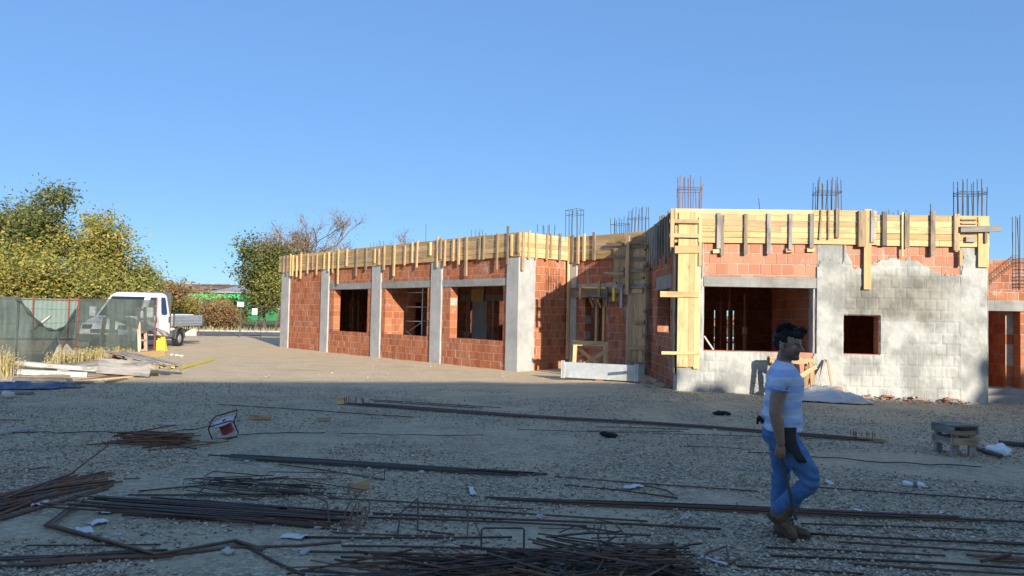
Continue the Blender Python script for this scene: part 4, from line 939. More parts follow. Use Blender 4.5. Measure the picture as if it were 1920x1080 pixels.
stone_spots = [(968,913),(1077,1040),(1288,972),(598,994),(790,888),(555,1012),(570,1040),(162,995),(925,853),(697,1045),(1385,878),(505,878),(462,868),(430,1040),(128,998),(1012,972),(1190,812),(860,775),(1208,826),(440,950),(1340,808),(330,950),(220,1005),(205,962)]
for i, (px,py) in enumerate(stone_spots):
    lump(px, py, random.uniform(.016,.034)*(1.15 if py > 950 else 1), 'pale stone lump on the gravel among the bars', 'stone', M_stone, 'stone', .6, i, 'pale stones scattered on the gravel', .9)
def scrap(px, py, w_, h_, label, seed, mt=None):
    c = gp(px, py); vs = []; rg = random.Random(seed); n = 5; th = rg.uniform(0,3)
    for j in range(n+1):
        for i in range(n+1):
            x = (i/n-.5)*w_; y = (j/n-.5)*h_; z = .018+.02*mnoise.noise(Vector((x*18+seed, y*18, 3)))+.012*rg.random()
            vs.append((c.x+x*math.cos(th)-y*math.sin(th)+rg.uniform(-.006,.006), c.y+x*math.sin(th)+y*math.cos(th), c.z+z))
    m = MB(); m.add(vs, [(j*(n+1)+i, j*(n+1)+i+1, (j+1)*(n+1)+i+1, (j+1)*(n+1)+i) for j in range(n) for i in range(n)])
    m.add([(x,y,z-.004) for (x,y,z) in vs], [(j*(n+1)+i, (j+1)*(n+1)+i, (j+1)*(n+1)+i+1, j*(n+1)+i+1) for j in range(n) for i in range(n)])
    tag(m.obj('paper_scrap', mt or M_paper), label, 'litter', 'pale scraps lying among the bars')
for i, (px,py,w_,h_) in enumerate([(806,1062,.12,.10),(1083,1037,.11,.10),(552,1011,.18,.10),(1187,916,.22,.10),(1338,1056,.04,.22),(75,948,.16,.10),(160,999,.15,.09),(183,984,.14,.10),(1510,915,.05,.05),(1555,908,.20,.06),(885,924,.35,.05),(203,962,.16,.12),(1610,962,.12,.06),(1772,968,.06,.10)]):
    scrap(px, py, w_, h_, 'pale paper or plastic scrap lying among the steel bars', i)
# bottle
c = gp(1716, 914); e = empty('plastic_bottle', c, 'crushed clear plastic bottle lying on the bare gravel', 'bottle', rot=R(-25)); Mb = WM[e]
MB().tube([(-.11,0,.03),(-.10,0,.034),(-.03,0,.026),(.03,0,.034),(.07,0,.03),(.095,0,.014),(.12,0,.013)], [.022,.030,.024,.030,.024,.012,.011], 12).obj('body', M_bag, e, Mb, True); MB().tube([(.12,0,.013),(.137,0,.013)], .013, 10).obj('cap', M_plastic, e, Mb); MB().tube([(-.02,0,.028),(.02,0,.031)], [.0275,.0325], 12).obj('label_band', M_blue, e, Mb)
lump(1872, 853, .14, 'white crumpled plastic bag between the two dark pipes', 'plastic bag', M_bag, 'plastic_bag', .5, 3, rough=.8)
def pipe(p0, p1, r, label): 
    a, b = gp(*p0), gp(*p1); d = (b-a).normalized(); up = Vector((0,0,r+.012)); e = empty('steel_pipe', a, label, 'pipe')
    MB().tube([a+up, b+up], r, 12).obj('tube', M_dark, e); MB().tube([a.lerp(b,.42)+up, a.lerp(b,.46)+up], r*1.2, 12).obj('collar', M_dark, e)
pipe((1822,843),(1877,861), .028, 'dark steel pipe poking out beneath the pallet wood stool'); pipe((1872,836),(1990,847), .035, 'dark steel pipe leaving the yard beside the plastic bag')
# ------------------------------------------------------------------ pallet-wood stool
o5 = gp(1792, 858); o5 = gp(1790, 853)
e = empty('wooden_stool', o5, 'small rough stool nailed together from grey pallet boards', 'stool', rot=R(8)); Ms = WM[e]
def lb(name, a, b, wd, w_, t_, mt=M_grey):
    R3 = Ms; return board(name, e, R3 @ Vector(a), R3 @ Vector(b), (R3.to_3x3() @ Vector(wd)), w_, t_, mt)
hx, hy = .125, .15; H_ = .34
for sx in (-1,1):
    for sy in (-1,1): lb('leg', (sx*hx, sy*hy, .005), (sx*hx*.97, sy*hy, H_), (1,0,0), .085, .045)
for sx in (-1,1): lb('side_rail', (sx*(hx+.05), -hy-.06, H_+.0), (sx*(hx+.05), hy+.05, H_+.0), (0,0,1), .09, .025); lb('side_rail', (sx*(hx+.05), -hy-.05, .2), (sx*(hx+.05), hy+.05, .2), (0,0,1), .09, .025)
for sy in (-1,1): lb('end_rail', (-hx-.07, sy*(hy+.035), .2), (hx+.07, sy*(hy+.035), .2), (0,0,1), .09, .025, M_mid); lb('end_rail', (-hx-.03, sy*(hy+.035), H_-.03), (hx+.03, sy*(hy+.035), H_-.03), (0,0,1), .05, .025, M_mid)
for k in range(4): lb('seat_board', (-hx-.06, -hy-.01+k*.105, H_+.058), (hx+.06, -hy+k*.105, H_+.058), (0,1,0), .095, .02, random.choice([M_grey, M_old]))
# ------------------------------------------------------------------ sawhorses, trough, poles, sheet by the walls
def trestle(c, ang, label, L, h, mt):
    e = empty('sawhorse', c, label, 'sawhorse', 'timber sawhorses by the walls', ang); Mt = WM[e]
    def tb(nm, a, b, wd, w_, t_): return board(nm, e, Mt @ Vector(a), Mt @ Vector(b), Mt.to_3x3() @ Vector(wd), w_, t_, mt)
    tb('top_beam', (-L/2,-.09,h), (L/2,-.09,h), (0,0,1), .12, .045); tb('top_beam', (-L/2,.09,h-.01), (L/2*.7,.09,h+.02), (0,0,1), .12, .045); tb('top_plank', (-L/2,0,h+.07), (L*.25,.02,h+.07), (0,1,0), .16, .025)
    for sx in (-1,1):
        for sy in (-1,1): tb('leg', (sx*L*.43, sy*.26, .01), (sx*L*.42, sy*.12, h-.02), (1,0,0), .10, .04)
    tb('brace', (-L*.40,-.27,h*.18), (L*.52,-.15,h*.86), (0,0,1), .10, .03); tb('brace', (L*.38,.24,h*.2), (-L*.4,.14,h*.85), (0,0,1), .10, .03)
c = gp(1110, 706); c.y += .5; trestle(c, W3.a*.25, 'new pine sawhorse standing behind the long metal trough', 1.0, .88, M_new)
c = W5.P(W5.ux(1482,-.42,.5),-.42,.03); trestle(c, W5.a+.06, 'old sawhorse with crossed brace before the exposed brick patch', .98, .80, M_mid)
a, b = gp(1052, 713), gp(1197, 718); d = (b-a); L = d.length; ang = math.atan2(d.y, d.x)
e = empty('metal_trough', (a+b)/2, 'long pale galvanised trough lying on its side before the new sawhorse', 'trough', rot=ang); Mt = WM[e]
H_, D_ = .40, .30
m = MB()
for (x0,y0,z0,x1,y1,z1) in [(-L/2+.03,0,.06,L/2-.03,.012,.06+H_),(-L/2+.03,.012,.06,L/2-.03,D_,.072),(-L/2+.03,.012,.06+H_-.012,L/2-.03,.10,.06+H_)]: m.box((x0,y0,z0),(x1,y1,z1))
m.obj('shell', M_galv, e, Mt)
for s_ in (-1,1):
    x = s_*(L/2-.02); q = MB(); 
    q.box((x-.02,-.02,.04),(x+.02,.0,.10+H_)); q.box((x-.02,.002,.045),(x+.02,D_,.058)); q.box((x-.06*s_-.02,-.02,.04),(x-.06*s_+.02,.0-.001,.10+H_)); q.obj('end_frame', M_galv, e, Mt)
MB().box((-.10,.0,.0),(.10,.10,.058)).obj('block', M_brick, e, Mt)
# leaning poles in an A shape
pa = W5.P(W5.ux(1548,-.12,1),-.10,W5.uv(1548,674,-.1)[1]); f1_ = W5.P(W5.ux(1530,-.5,.3),-.5,.03); f2_ = W5.P(W5.ux(1563,-.45,.3),-.45,.02)
tag(board('pole', None, f1_, pa, W5.d, .05, .03, M_grey), 'grey lath leaning on the plastered column, left of a pair', 'pole'); tag(board('pole', None, f2_, pa+W5.d*.03+W5.n*.05, W5.d, .04, .03, M_mid), 'brown lath leaning on the plastered column, crossing the grey one', 'pole')
tag(MB().brick(-.13,.13,0,.24,0,.25,.006,.5).obj('clay_block', M_brick_pink, None, Matrix.Translation(W5.P(W5.ux(1568,-.35,.1),-.42,.02)) @ Matrix.Rotation(W5.a+.1,4,'Z')), 'single clay block standing on the crumpled sheet', 'clay block')
def drape(pixpoly_c, rx, ry, h, ang, label, mt, name, cat, seed, nn=34, folds=5.0):
    c = pixpoly_c; vs = []
    for j in range(nn+1):
        for i in range(nn+1):
            u = i/nn*2-1; v = j/nn*2-1; r_ = math.hypot(u, v)
            k = max(abs(u), abs(v))/max(r_, 1e-6) if r_ > 1e-6 else 1
            e_ = 1+.22*mnoise.noise(Vector((math.atan2(v,u)*1.2+seed, 0, seed)))
            x = u*k*rx*e_; y = v*k*ry*e_; rr = min(1, max(abs(u),abs(v)))
            z = h*(1-rr**1.3)*(.7+.5*mnoise.noise(Vector((u*2+seed, v*2, 1)))) + .07*(1-rr*.6)*abs(mnoise.noise(Vector((x*folds+seed, y*folds*.45, 2)))) + .03*mnoise.noise(Vector((x*9, y*9, seed)))*(1-rr*.5)
            X = c.x+x*math.cos(ang)-y*math.sin(ang); Y = c.y+x*math.sin(ang)+y*math.cos(ang); vs.append((X, Y, float(gz(X,Y))+max(.006, z+.02)))
    m = MB(); m.add(vs, [(j*(nn+1)+i, j*(nn+1)+i+1, (j+1)*(nn+1)+i+1, (j+1)*(nn+1)+i) for j in range(nn) for i in range(nn)])
    o = m.obj(name, mt, smooth=True); so = o.modifiers.new('s','SOLIDIFY'); so.thickness = .004; return tag(o, label, cat)
c = gp(1545, 752); drape(c, .95, .50, .42, R(-22), 'crumpled grey plastic sheet heaped at the foot of the plastered wall', M_sheet, 'plastic_sheet', 'plastic sheet', 4)
# rubble of broken clay blocks along the wall foot
rr_ = random.Random(3)
for i in range(120):
    px = rr_.choice([rr_.gauss(1605,14), rr_.gauss(1655,16), rr_.gauss(1720,24), rr_.gauss(1785,12), rr_.uniform(1600,1835)]); x = W5.ux(px,-.12,0.0); s_ = rr_.uniform(.03,.10); y = -rr_.uniform(.06,.30); hgt = rr_.random()*.12*(1-abs(y+.1)*2)
    base = W5.P(x,y,0); z0 = float(gz(base.x, base.y))+max(0,hgt)
    m = MB(); q = lambda: rr_.uniform(.55,1)
    m.add([(-s_*q(),-s_*.5*q(),0),(s_*q(),-s_*.5*q(),0),(s_*q(),s_*.5*q(),0),(-s_*q(),s_*.5*q(),0),(-s_*.7*q(),-s_*.4*q(),s_*.45*q()),(s_*.6*q(),-s_*.4*q(),s_*.5*q()),(s_*.5*q(),s_*.4*q(),s_*.4*q()),(-s_*.6*q(),s_*.4*q(),s_*.4*q())], [(3,2,1,0),(4,5,6,7),(0,1,5,4),(1,2,6,5),(2,3,7,6),(3,0,4,7)], rr_.random())
    tag(m.obj('brick_shard', rr_.choice([M_brick_pink, M_brick_pink, M_brick, M_plaster]), None, Matrix.Translation((base.x,base.y,z0-.01)) @ Matrix.Rotation(rr_.uniform(0,6),4,'Z') @ Matrix.Rotation(rr_.uniform(-.5,.5),4,'X')), 'broken orange brick shard at the foot of the plastered wall', 'brick shard', 'brick rubble along the plastered wall')
for i in range(26):
    t = rr_.random(); p = gp(rr_.uniform(1205,1262), rr_.uniform(712,728)); s_ = rr_.uniform(.03,.09)
    m = MB(); m.box((-s_,-s_*.6,0),(s_,s_*.6,s_*.5), rr_.random()); tag(m.obj('brick_shard', rr_.choice([M_brick, M_grey, M_plaster]), None, Matrix.Translation(p-Vector((0,0,.01))) @ Matrix.Rotation(rr_.uniform(0,6),4,'Z')), 'rubble piece at the foot of the return wall', 'rubble', 'rubble before the return wall')
# ------------------------------------------------------------------ gravel: uncountable stones
def gravel():
    N = 120000; rg = np.random.default_rng(3)
    d = 4.2 + 13.5*rg.random(N)**1.6; a = (rg.random(N)-.5)*1.6; X = d*a; Y = d
    keep = np.array([mnoise.noise(Vector((x*.5, y*.5, 1.7))) for x, y in zip(X, Y)]) > -.22+.25*rg.random(N)-.1; X, Y = X[keep], Y[keep]; N = len(X)
    base = np.array([(1,0,0),(0,1,0),(-1,0,0),(0,-1,0),(0,0,1),(0,0,-1)], float)
    fac = np.array([(0,1,4),(1,2,4),(2,3,4),(3,0,4),(1,0,5),(2,1,5),(3,2,5),(0,3,5)])
    s = .006+.015*rg.random(N)**2.4; V = base[None]*(.6+.8*rg.random((N,6,1)))*s[:,None,None]; th = rg.random(N)*6.28
    c, sn = np.cos(th)[:,None], np.sin(th)[:,None]; x = V[:,:,0]*c-V[:,:,1]*sn; y = V[:,:,0]*sn+V[:,:,1]*c; z = V[:,:,2]*.7
    Z = gz(X, Y) + np.array([mnoise.noise(Vector((x*.9, y*.9, 3.1)))*.016 + mnoise.noise(Vector((x*2.3, y*2.3, 7)))*.008 for x, y in zip(X, Y)]); vs = np.stack([x+X[:,None], y+Y[:,None], z+(Z+s*.25)[:,None]+.004], -1).reshape(-1,3); F_ = (fac[None]+6*np.arange(N)[:,None,None]).reshape(-1,3)
    me = bpy.data.meshes.new('gravel'); me.vertices.add(len(vs)); me.vertices.foreach_set('co', vs.ravel()); me.loops.add(F_.size); me.loops.foreach_set('vertex_index', F_.ravel()); me.polygons.add(len(F_))
    me.polygons.foreach_set('loop_start', np.arange(0, F_.size, 3)); me.update(calc_edges=True); me.validate()
    at = me.attributes.new('tint','FLOAT','FACE'); at.data.foreach_set('value', np.repeat(rg.random(N), 8))
    m, nt, b = mat('gravel_stone'); t = NT(nt); c_ = t.ramp(t.attr('tint'), [(0.0,(.20,.17,.125)),(.45,(.45,.385,.28)),(.85,(.61,.53,.40)),(.98,(.70,.62,.48)),(1.0,(.80,.73,.60))]); t.l(c_, b.inputs['Base Color']); b.inputs['Roughness'].default_value = .9
    tag(mobj('gravel', me, m), 'loose grey crushed stone covering the yard', 'gravel', kind='stuff')
gravel()
for i in range(34):
    px = random.uniform(330, 960); py = random.uniform(645 + max(0,(px-540))*.115, 712); lump(px, py, random.uniform(.012,.03), 'small pale stone on the sunlit sandy yard', 'stone', M_stone2, 'stone', .6, i+100, 'small stones on the sandy yard', .8)
# ------------------------------------------------------------------ left side: fences, netting
def net_material():
    m, nt, b = mat('shade_net'); t = NT(nt); v = t.pos()
    b.inputs['Roughness'].default_value = .8
    n = t.noise(v, 1.6, 5, .6); c = t.ramp(n, [(.3,(.050,.068,.060)),(.7,(.085,.108,.095))]); t.l(c, b.inputs['Base Color'])
    tr = t.n('ShaderNodeBsdfTransparent'); mx = t.n('ShaderNodeMixShader'); 
    f_ = t.ramp(t.noise(v, 3.5, 4, .6), [(.3,.72),(.7,.88)]); t.l(f_, mx.inputs[0]); t.l(tr.outputs[0], mx.inputs[1]); t.l(b.outputs[0], mx.inputs[2]); t.l(mx.outputs[0], nt.nodes['Material Output'].inputs['Surface']); return m
M_net = net_material()
nb = [gp(-60,694), gp(0,690), gp(60,687), gp(110,682), gp(140,672), gp(200,668), gp(258,667), gp(290,666)]
npx = [-60,0,60,110,140,200,258,290]
nf = empty('net_fence', nb[2], 'sagging dark green shade net hung on rusty posts in front of the truck', 'fence')
def netline(px):
    return Vector((float(np.interp(px, npx, [p.x for p in nb])), float(np.interp(px, npx, [p.y for p in nb])), 0))
def ztop(px): return float(np.interp(px, [-60,0,25,38,48,60,75,90,105,118,128,136,141,150,200,290], [1.93,1.93,1.93,1.84,1.66,1.45,1.22,1.06,1.0,1.03,1.18,1.38,1.55,1.97,1.98,1.98]))
def zbot(px): return float(np.interp(px, [-60,0,60,100,118,128,145,258,264,290], [.05,.05,.06,.10,.35,.55,.12,.10,.75,.95]))
vs = []; NX, NZ = 180, 22
for i in range(NX+1):
    px = -60+350*i/NX; b_ = netline(px); zt, zb = ztop(px), zbot(px)
    for j in range(NZ+1):
        f_ = j/NZ; z = zb+(zt-zb)*f_; w_ = .10*mnoise.noise(Vector((px*.05, f_*2, 1)))+.05*mnoise.noise(Vector((px*.17+z, f_*3, 5)))
        if px < 145: w_ += .10*math.sin(f_*9+px*.10)*max(0,(1-abs(px-100)/55))
        vs.append((b_.x, b_.y-.10+w_, z))
m = MB(); m.add(vs, [(i*(NZ+1)+j, (i+1)*(NZ+1)+j, (i+1)*(NZ+1)+j+1, i*(NZ+1)+j+1) for i in range(NX) for j in range(NZ)]); m.obj('net', M_net, nf, smooth=True)
# bunched hem along the sag
m = MB(); pts = []
for i in range(40):
    px = 30+112*i/39; b_ = netline(px); pts.append((b_.x, b_.y-.14, ztop(px)-.02))
m.tube(pts, [.035+.02*math.sin(i*.9) for i in range(40)], 7).obj('net_hem', M_net, nf, smooth=True)
for px in (-40, 27, 141, 203, 288): 
    b_ = netline(px); MB().tube([(b_.x,b_.y+.02,-.05),(b_.x+.03,b_.y+.02,2.05)], .03, 8).obj('post', M_redpaint if px in (141,288) else M_dark, nf)
def wires(parent, fn, px0, px1, zs_, r=.004):
    for z in zs_:
        pts = [fn(px0+(px1-px0)*k/12)+Vector((0,.05,z+.01*math.sin(k*2))) for k in range(13)]
        MB().tube(pts, r, 4).obj('wire', M_dark, parent)
wires(nf, netline, -60, 290, (.4,.8,1.2,1.6,1.97))
# corrugated fence behind
cA, cB = atY(-80, 600, 36.0), atY(192, 600, 39.0); cA.z = cB.z = 0
ce = empty('corrugated_fence', (cA+cB)/2, 'grey green corrugated metal fence with rust red posts behind the net', 'fence')
d = (cB-cA); L = d.length; d.normalize(); nrm = Vector((-d.y,d.x,0)); m = MB(); vs = []; nn = int(L/.05); zt = 2.05
for i in range(nn+1):
    p = cA+d*(L*i/nn)+nrm*(.022*math.cos(i*math.pi/2*1.0)); vs += [(p.x,p.y,.1),(p.x,p.y,zt)]
for k in range(6):
    i0, i1 = nn*k//6, nn*(k+1)//6; q = MB(); q.add(vs[2*i0:2*i1+2], [(2*i,2*i+2,2*i+3,2*i+1) for i in range(i1-i0)]); q.obj('panel', M_cfence, ce)
for k in range(5): p = cA+d*(L*k/4)-nrm*.06; MB().box((p.x-.028,p.y-.028,-.1),(p.x+.028,p.y+.028,zt+.16)).obj('post', M_redpaint, ce)
MB().tube([cA-nrm*.05+Vector((0,0,zt-.05)), cB-nrm*.05+Vector((0,0,zt-.05))], .025, 6).obj('rail', M_redpaint, ce)
# ------------------------------------------------------------------ truck
tk_p = gp(329, 649)                 # foot of the near rear wheel
TX = tk_p.x - .95; TY = tk_p.y - 4.35
tk = empty('pickup_truck', (TX, TY, 0), 'white crew cab dropside truck parked behind the net', 'truck', rot=R(-2)); Mk = WM[tk]
def tq(name, mt, m, parent=None, bev=0.0, seg=2, smooth=False):
    o = m.obj(name, mt, parent or tk, Mk, smooth); fix_normals(o.data)
    if bev: b_ = o.modifiers.new('b','BEVEL'); b_.width = bev; b_.segments = seg; b_.limit_method = 'ANGLE'; b_.angle_limit = R(25)
    return o
def prism(profile, halfw):      # profile: (y,z) polygon, halfw(z) -> half width
    m = MB(); n = len(profile); v = [(-halfw(z),y,z) for y,z in profile]+[(halfw(z),y,z) for y,z in profile]
    m.add(v, [tuple(range(n)), tuple(range(2*n-1,n-1,-1))]+[(i,(i+1)%n,n+(i+1)%n,n+i) for i in range(n)]); return m
arch = [(1.0+.46*math.cos(a), .42+.46*math.sin(a)) for a in np.linspace(0, math.pi, 10)]
low = [(0.02,.32),(-.04,.55),(.0,.80),(.12,1.02),(.55,1.20),(1.0,1.32),(3.42,1.32),(3.42,.40),(1.55,.36)]+arch+[(.5,.36)]
tq('body', M_white, prism(low, lambda z: 1.0 if z < 1.25 else .985), bev=.05)
gh = MB(); b0 = [(-.985,1.0,1.31),(.985,1.0,1.31),(.985,3.42,1.31),(-.985,3.42,1.31)]; t0 = [(-.80,1.78,2.22),(.80,1.78,2.22),(.82,3.38,2.26),(-.82,3.38,2.26)]; t1_ = [(-.66,1.98,2.34),(.66,1.98,2.34),(.70,3.25,2.36),(-.70,3.25,2.36)]
gh.add(b0+t0+t1_, [(0,1,5,4),(1,2,6,5),(2,3,7,6),(3,0,4,7),(4,5,9,8),(5,6,10,9),(6,7,11,10),(7,4,8,11),(8,9,10,11),(3,2,1,0)]); cabtop = tq('cab', M_white, gh, bev=.05, seg=3)
def panel_on(quad, off, name, mt, parent):   # glass pane lying proud of a face
    q = [Vector(p) for p in quad]; n_ = (q[1]-q[0]).cross(q[2]-q[0]).normalized()
    m = MB(); a = [p+n_*off for p in q]; b_ = [p-n_*.01 for p in q]; k = len(q); m.add(a+b_, [tuple(range(k)), tuple(range(2*k-1,k-1,-1))]+[(i,(i+1)%k,k+(i+1)%k,k+i) for i in range(k)]); return tq(name, mt, m, parent)
def lerp3(a, b, t): return tuple(x+(y-x)*t for x, y in zip(a, b))
def on_face(c4, u, v): return lerp3(lerp3(c4[0], c4[1], u), lerp3(c4[3], c4[2], u), v)
front = (b0[0], b0[1], t0[1], t0[0]); panel_on([on_face(front,u,v) for u,v in ((.06,.04),(.94,.04),(.93,.93),(.07,.93))], .006, 'windscreen', M_glass, tk)
right = (b0[1], b0[2], t0[2], t0[1])
panel_on([on_face(right,u,v) for u,v in ((.10,.06),(.46,.06),(.46,.90),(.16,.90))], .006, 'side_window', M_glass, tk)
cn, rr0 = (.78,.50), (.115,.40); panel_on([on_face(right,cn[0]+rr0[0]*sx*(1-k),cn[1]+rr0[1]*sy*(1-k2)) for sx,sy,k,k2 in ((-1,-1,0,.2),(-1,-1,.3,0),(1,-1,.3,0),(1,-1,0,.2),(1,1,0,.2),(1,1,.3,0),(-1,1,.3,0),(-1,1,0,.2))], .006, 'side_window', M_glass, tk)
left = (b0[3], b0[0], t0[0], t0[3]); panel_on([on_face(left,u,v) for u,v in ((.54,.06),(.90,.06),(.84,.90),(.54,.90))], .006, 'side_window', M_glass, tk)
for y in (1.12, 2.25, 2.35): tq('door_gap', M_plastic, MB().box((1.0,y,.55),(1.004,y+.012,1.30)))
tq('lower_trim', M_plastic, MB().box((-1.012,1.5,.36),(1.012,3.40,.56)), bev=.02)
for y in (2.1, 3.22): tq('door_handle', M_plastic, MB().box((.995,y,1.08),(1.03,y+.07,1.32)), bev=.01)
tq('bumper', M_plastic, MB().box((-1.0,-.10,.30),(1.0,.14,.62)), bev=.05); tq('grille', M_plastic, MB().box((-.55,-.03,.66),(.55,.05,.82)), bev=.02)
for s_ in (-1,1): tq('headlight', M_glass, MB().box((s_*.72-.2,.0,.80),(s_*.72+.2,.2,1.0)), bev=.05)
for s_ in (-1,1):
    mr = tq('mirror', M_white, MB().box((s_*1.20-.13,1.15,1.30),(s_*1.20+.13,1.30,1.72)), bev=.04); tq('mirror_arm', M_plastic, MB().box((s_*1.0-.1,1.2,1.36),(s_*1.0+.12,1.25,1.42)), mr)
tq('cab_guard', M_plastic, MB().box((-.95,3.5,.75),(.95,3.56,2.40))); 
tq('chassis', M_plastic, MB().box((-.45,2.0,.50),(.45,6.25,.68)))
tq('bed_floor', M_alu, MB().box((-1.03,3.6,.92),(1.03,6.5,1.0)), bev=.01)
for k in range(3):
    z = 1.0+k*.135
    for s_ in (-1,1): tq('side_board', M_alu, MB().box((s_*1.045-.018,3.62,z+.006),(s_*1.045+.018,6.48,z+.13)), bev=.012)
    tq('tail_board', M_alu, MB().box((-1.02,6.46,z+.006),(1.02,6.5,z+.13)), bev=.012); tq('head_board', M_alu, MB().box((-1.02,3.58,z+.006),(1.02,3.62,z+.13)), bev=.012)
for s_ in (-1,1):
    for y in (3.6,6.48): tq('corner_post', M_plastic, MB().box((s_*1.05-.03,y-.035,.9),(s_*1.05+.03,y+.035,1.46)))
tq('bed_load', M_signwhite, MB().box((-.9,3.8,1.3),(.9,5.9,1.44)), bev=.03)
def wheel(x, y):
    s_ = 1 if x > 0 else -1
    m = MB(); prof = [(-.11,.22),(-.12,.33),(-.09,.355),(.09,.355),(.12,.33),(.11,.22)]; n = 28; vs = []
    for (dx,r_) in prof:
        for k in range(n): a = 2*math.pi*k/n; vs.append((x+dx, y+r_*math.cos(a), .355+r_*math.sin(a)))
    fs = [(j*n+k, j*n+(k+1)%n, (j+1)*n+(k+1)%n, (j+1)*n+k) for j in range(5) for k in range(n)]; m.add(vs, fs); w_ = tq('wheel', M_black, m)
    m = MB(); m.tube([(x+s_*.02,y,.355),(x+s_*.07,y,.355),(x+s_*.055,y,.355),(x+s_*.09,y,.355)], [.22,.215,.13,.06], 24); tq('rim', M_hub, m, w_)
    for k in range(6): a = k*math.pi/3; m = MB(); c_ = (y+.165*math.cos(a), .355+.165*math.sin(a)); m.tube([(x+s_*.066,*c_),(x+s_*.072,*c_)], .022, 8); tq('rim_hole', M_black, m, w_)
wheel(.88, 1.0); wheel(-.88, 1.0); wheel(.90, 4.35); wheel(-.90, 4.35)
am = [(4.35+r_*math.cos(a), .40+r_*math.sin(a)) for r_, sgn in ((.47,1),(.43,-1)) for a in (np.linspace(-.1,math.pi+.1,12) if sgn > 0 else np.linspace(math.pi+.1,-.1,12))]
for s_ in (-1,1):
    m = MB(); n = len(am); v = [(s_*.72,y,z) for y,z in am]+[(s_*1.03,y,z) for y,z in am]; m.add(v, [tuple(range(n)), tuple(range(2*n-1,n-1,-1))]+[(i,(i+1)%n,n+(i+1)%n,n+i) for i in range(n)]); tq('mudguard', M_plastic, m)
tq('tool_box', M_plastic, MB().box((.5,3.62,.42),(1.0,3.86,.80)), bev=.02); tq('filler', M_white, MB().box((.82,3.55,.72),(1.0,3.85,.84)), bev=.03)
tq('rear_bumper', M_plastic, MB().box((-1.0,6.4,.45),(1.0,6.48,.58))); tq('rear_flap', M_pale, MB().box((.35,6.0,.42),(1.0,6.03,.75)))
# ------------------------------------------------------------------ debris by the net
def lay(px0, py0, px1, py1, w_, t_, mt, label, z=0.0, z1=None, name='plank', cat='plank', group=None, flat=True):
    a, b = gp(px0,py0), gp(px1,py1); a.z += z+t_/2+.01; b.z += (z if z1 is None else z1)+t_/2+.01
    d = (b-a); wd = Vector((-d.y,d.x,0)) if flat else Vector((0,0,1))
    return tag(board(name, None, a, b, wd, w_, t_, mt, jit=.004), label, cat, group)
G_ = 'boards dumped along the net fence'
lay(26,702,158,708,.16,.12,M_pale,'long pale squared beam at the front of the board dump',.0,group=G_); lay(34,692,180,701,.18,.10,M_pale,'pale beam lying on the board dump beneath the net',.10,.06,group=G_); lay(28,714,130,716,.22,.06,M_grey,'grey plank lying before the pale beams',group=G_)
lay(120,693,220,682,.09,.05,M_grey,'thin grey lath slanting across the board dump',.08,.14,group=G_); lay(110,700,215,690,.10,.04,M_pale,'pale lath under the tilted pallet',.04,.08,group=G_); lay(140,717,296,703,.10,.03,M_new,'long yellow lath lying in front of the tilted pallet',group=G_)
lay(45,722,176,718,.18,.03,M_grey,'flat grey board behind the blue sheets',group=G_); lay(185,712,240,703,.12,.03,M_old,'dark board stub under the tilted pallet',group=G_); lay(60,709,250,704,.14,.05,M_old,'dark plank under the pale beams',group=G_)
for (x0,y0,x1,y1,mt) in [(150,715,205,708,M_old),(130,722,170,717,M_grey),(200,718,235,712,M_old),(90,718,118,722,M_old)]: lay(x0,y0,x1,y1,.10,.03,mt,'weathered board offcut scattered before the tilted pallet',.0,group='board offcuts before the pallet')
# tilted pallet
pc = gp(250, 706); e = empty('wooden_pallet', pc, 'grey wooden pallet tipped on the board dump with its edge showing', 'pallet', rot=R(-14)); Mp = WM[e] @ Matrix.Translation((0,.35,.36)) @ Matrix.Rotation(R(10),4,'Y') @ Matrix.Rotation(R(-5),4,'X')
def pb(nm, a, b, w_, t_, mt=M_grey): return board(nm, e, Mp@Vector(a), Mp@Vector(b), Mp.to_3x3()@Vector((0,1,0)), w_, t_, mt)
for k in range(5): pb('deck_board', (-.75,-.45+k*.22,.07), (.75,-.45+k*.22,.07), .12, .022)
for y in (-.45,0,.45): pb('base_board', (-.75,y,-.07), (.75,y,-.07), .12, .022)
for x in (-.68,0,.68):
    pb('cross_board', (x-.06,0,.048), (x+.06,0,.048), 1.0, .02)
    for y in (-.45,0,.45): pb('block', (x-.07,y,-.01), (x+.07,y,-.01), .12, .09, M_mid)
sp = gp(237, 706); tag(board('board', None, sp+Vector((-.62,-.15,.26)), sp+Vector((.70,-.25,.20)), Vector((0,.30,1)), .36, .03, M_grey), 'wide grey board standing on edge against the tilted pallet', 'plank'); 
sp = gp(183, 700); tag(board('board', None, sp+Vector((0,.1,.02)), sp+Vector((.42,.15,.45)), Vector((.4,-.3,.6)), .30, .025, M_redpaint), 'small orange red board beside the wide grey board', 'plank')
lay(248,672,305,668,.22,.20,M_new,'thick new timber beam at the foot of the ladder frame',.0,name='beam',cat='beam')
# blue sheets
drape(gp(22,728), .95, .42, .14, R(4), 'dark blue crumpled sheet lying in front of the board dump', M_blue, 'tarp_sheet', 'sheet', 8, 26, 3); drape(gp(103,727), .55, .22, .08, R(8), 'smaller faded blue sheet beside the dark blue one', M_blue, 'tarp_sheet', 'sheet', 13, 22, 3)
lay(-5,738,60,740,.12,.04,M_grey,'grey board sticking out under the dark blue sheet'); lump(15,746,.12,'tan stone beside the blue sheet','stone',M_stone,'stone',.6,5)
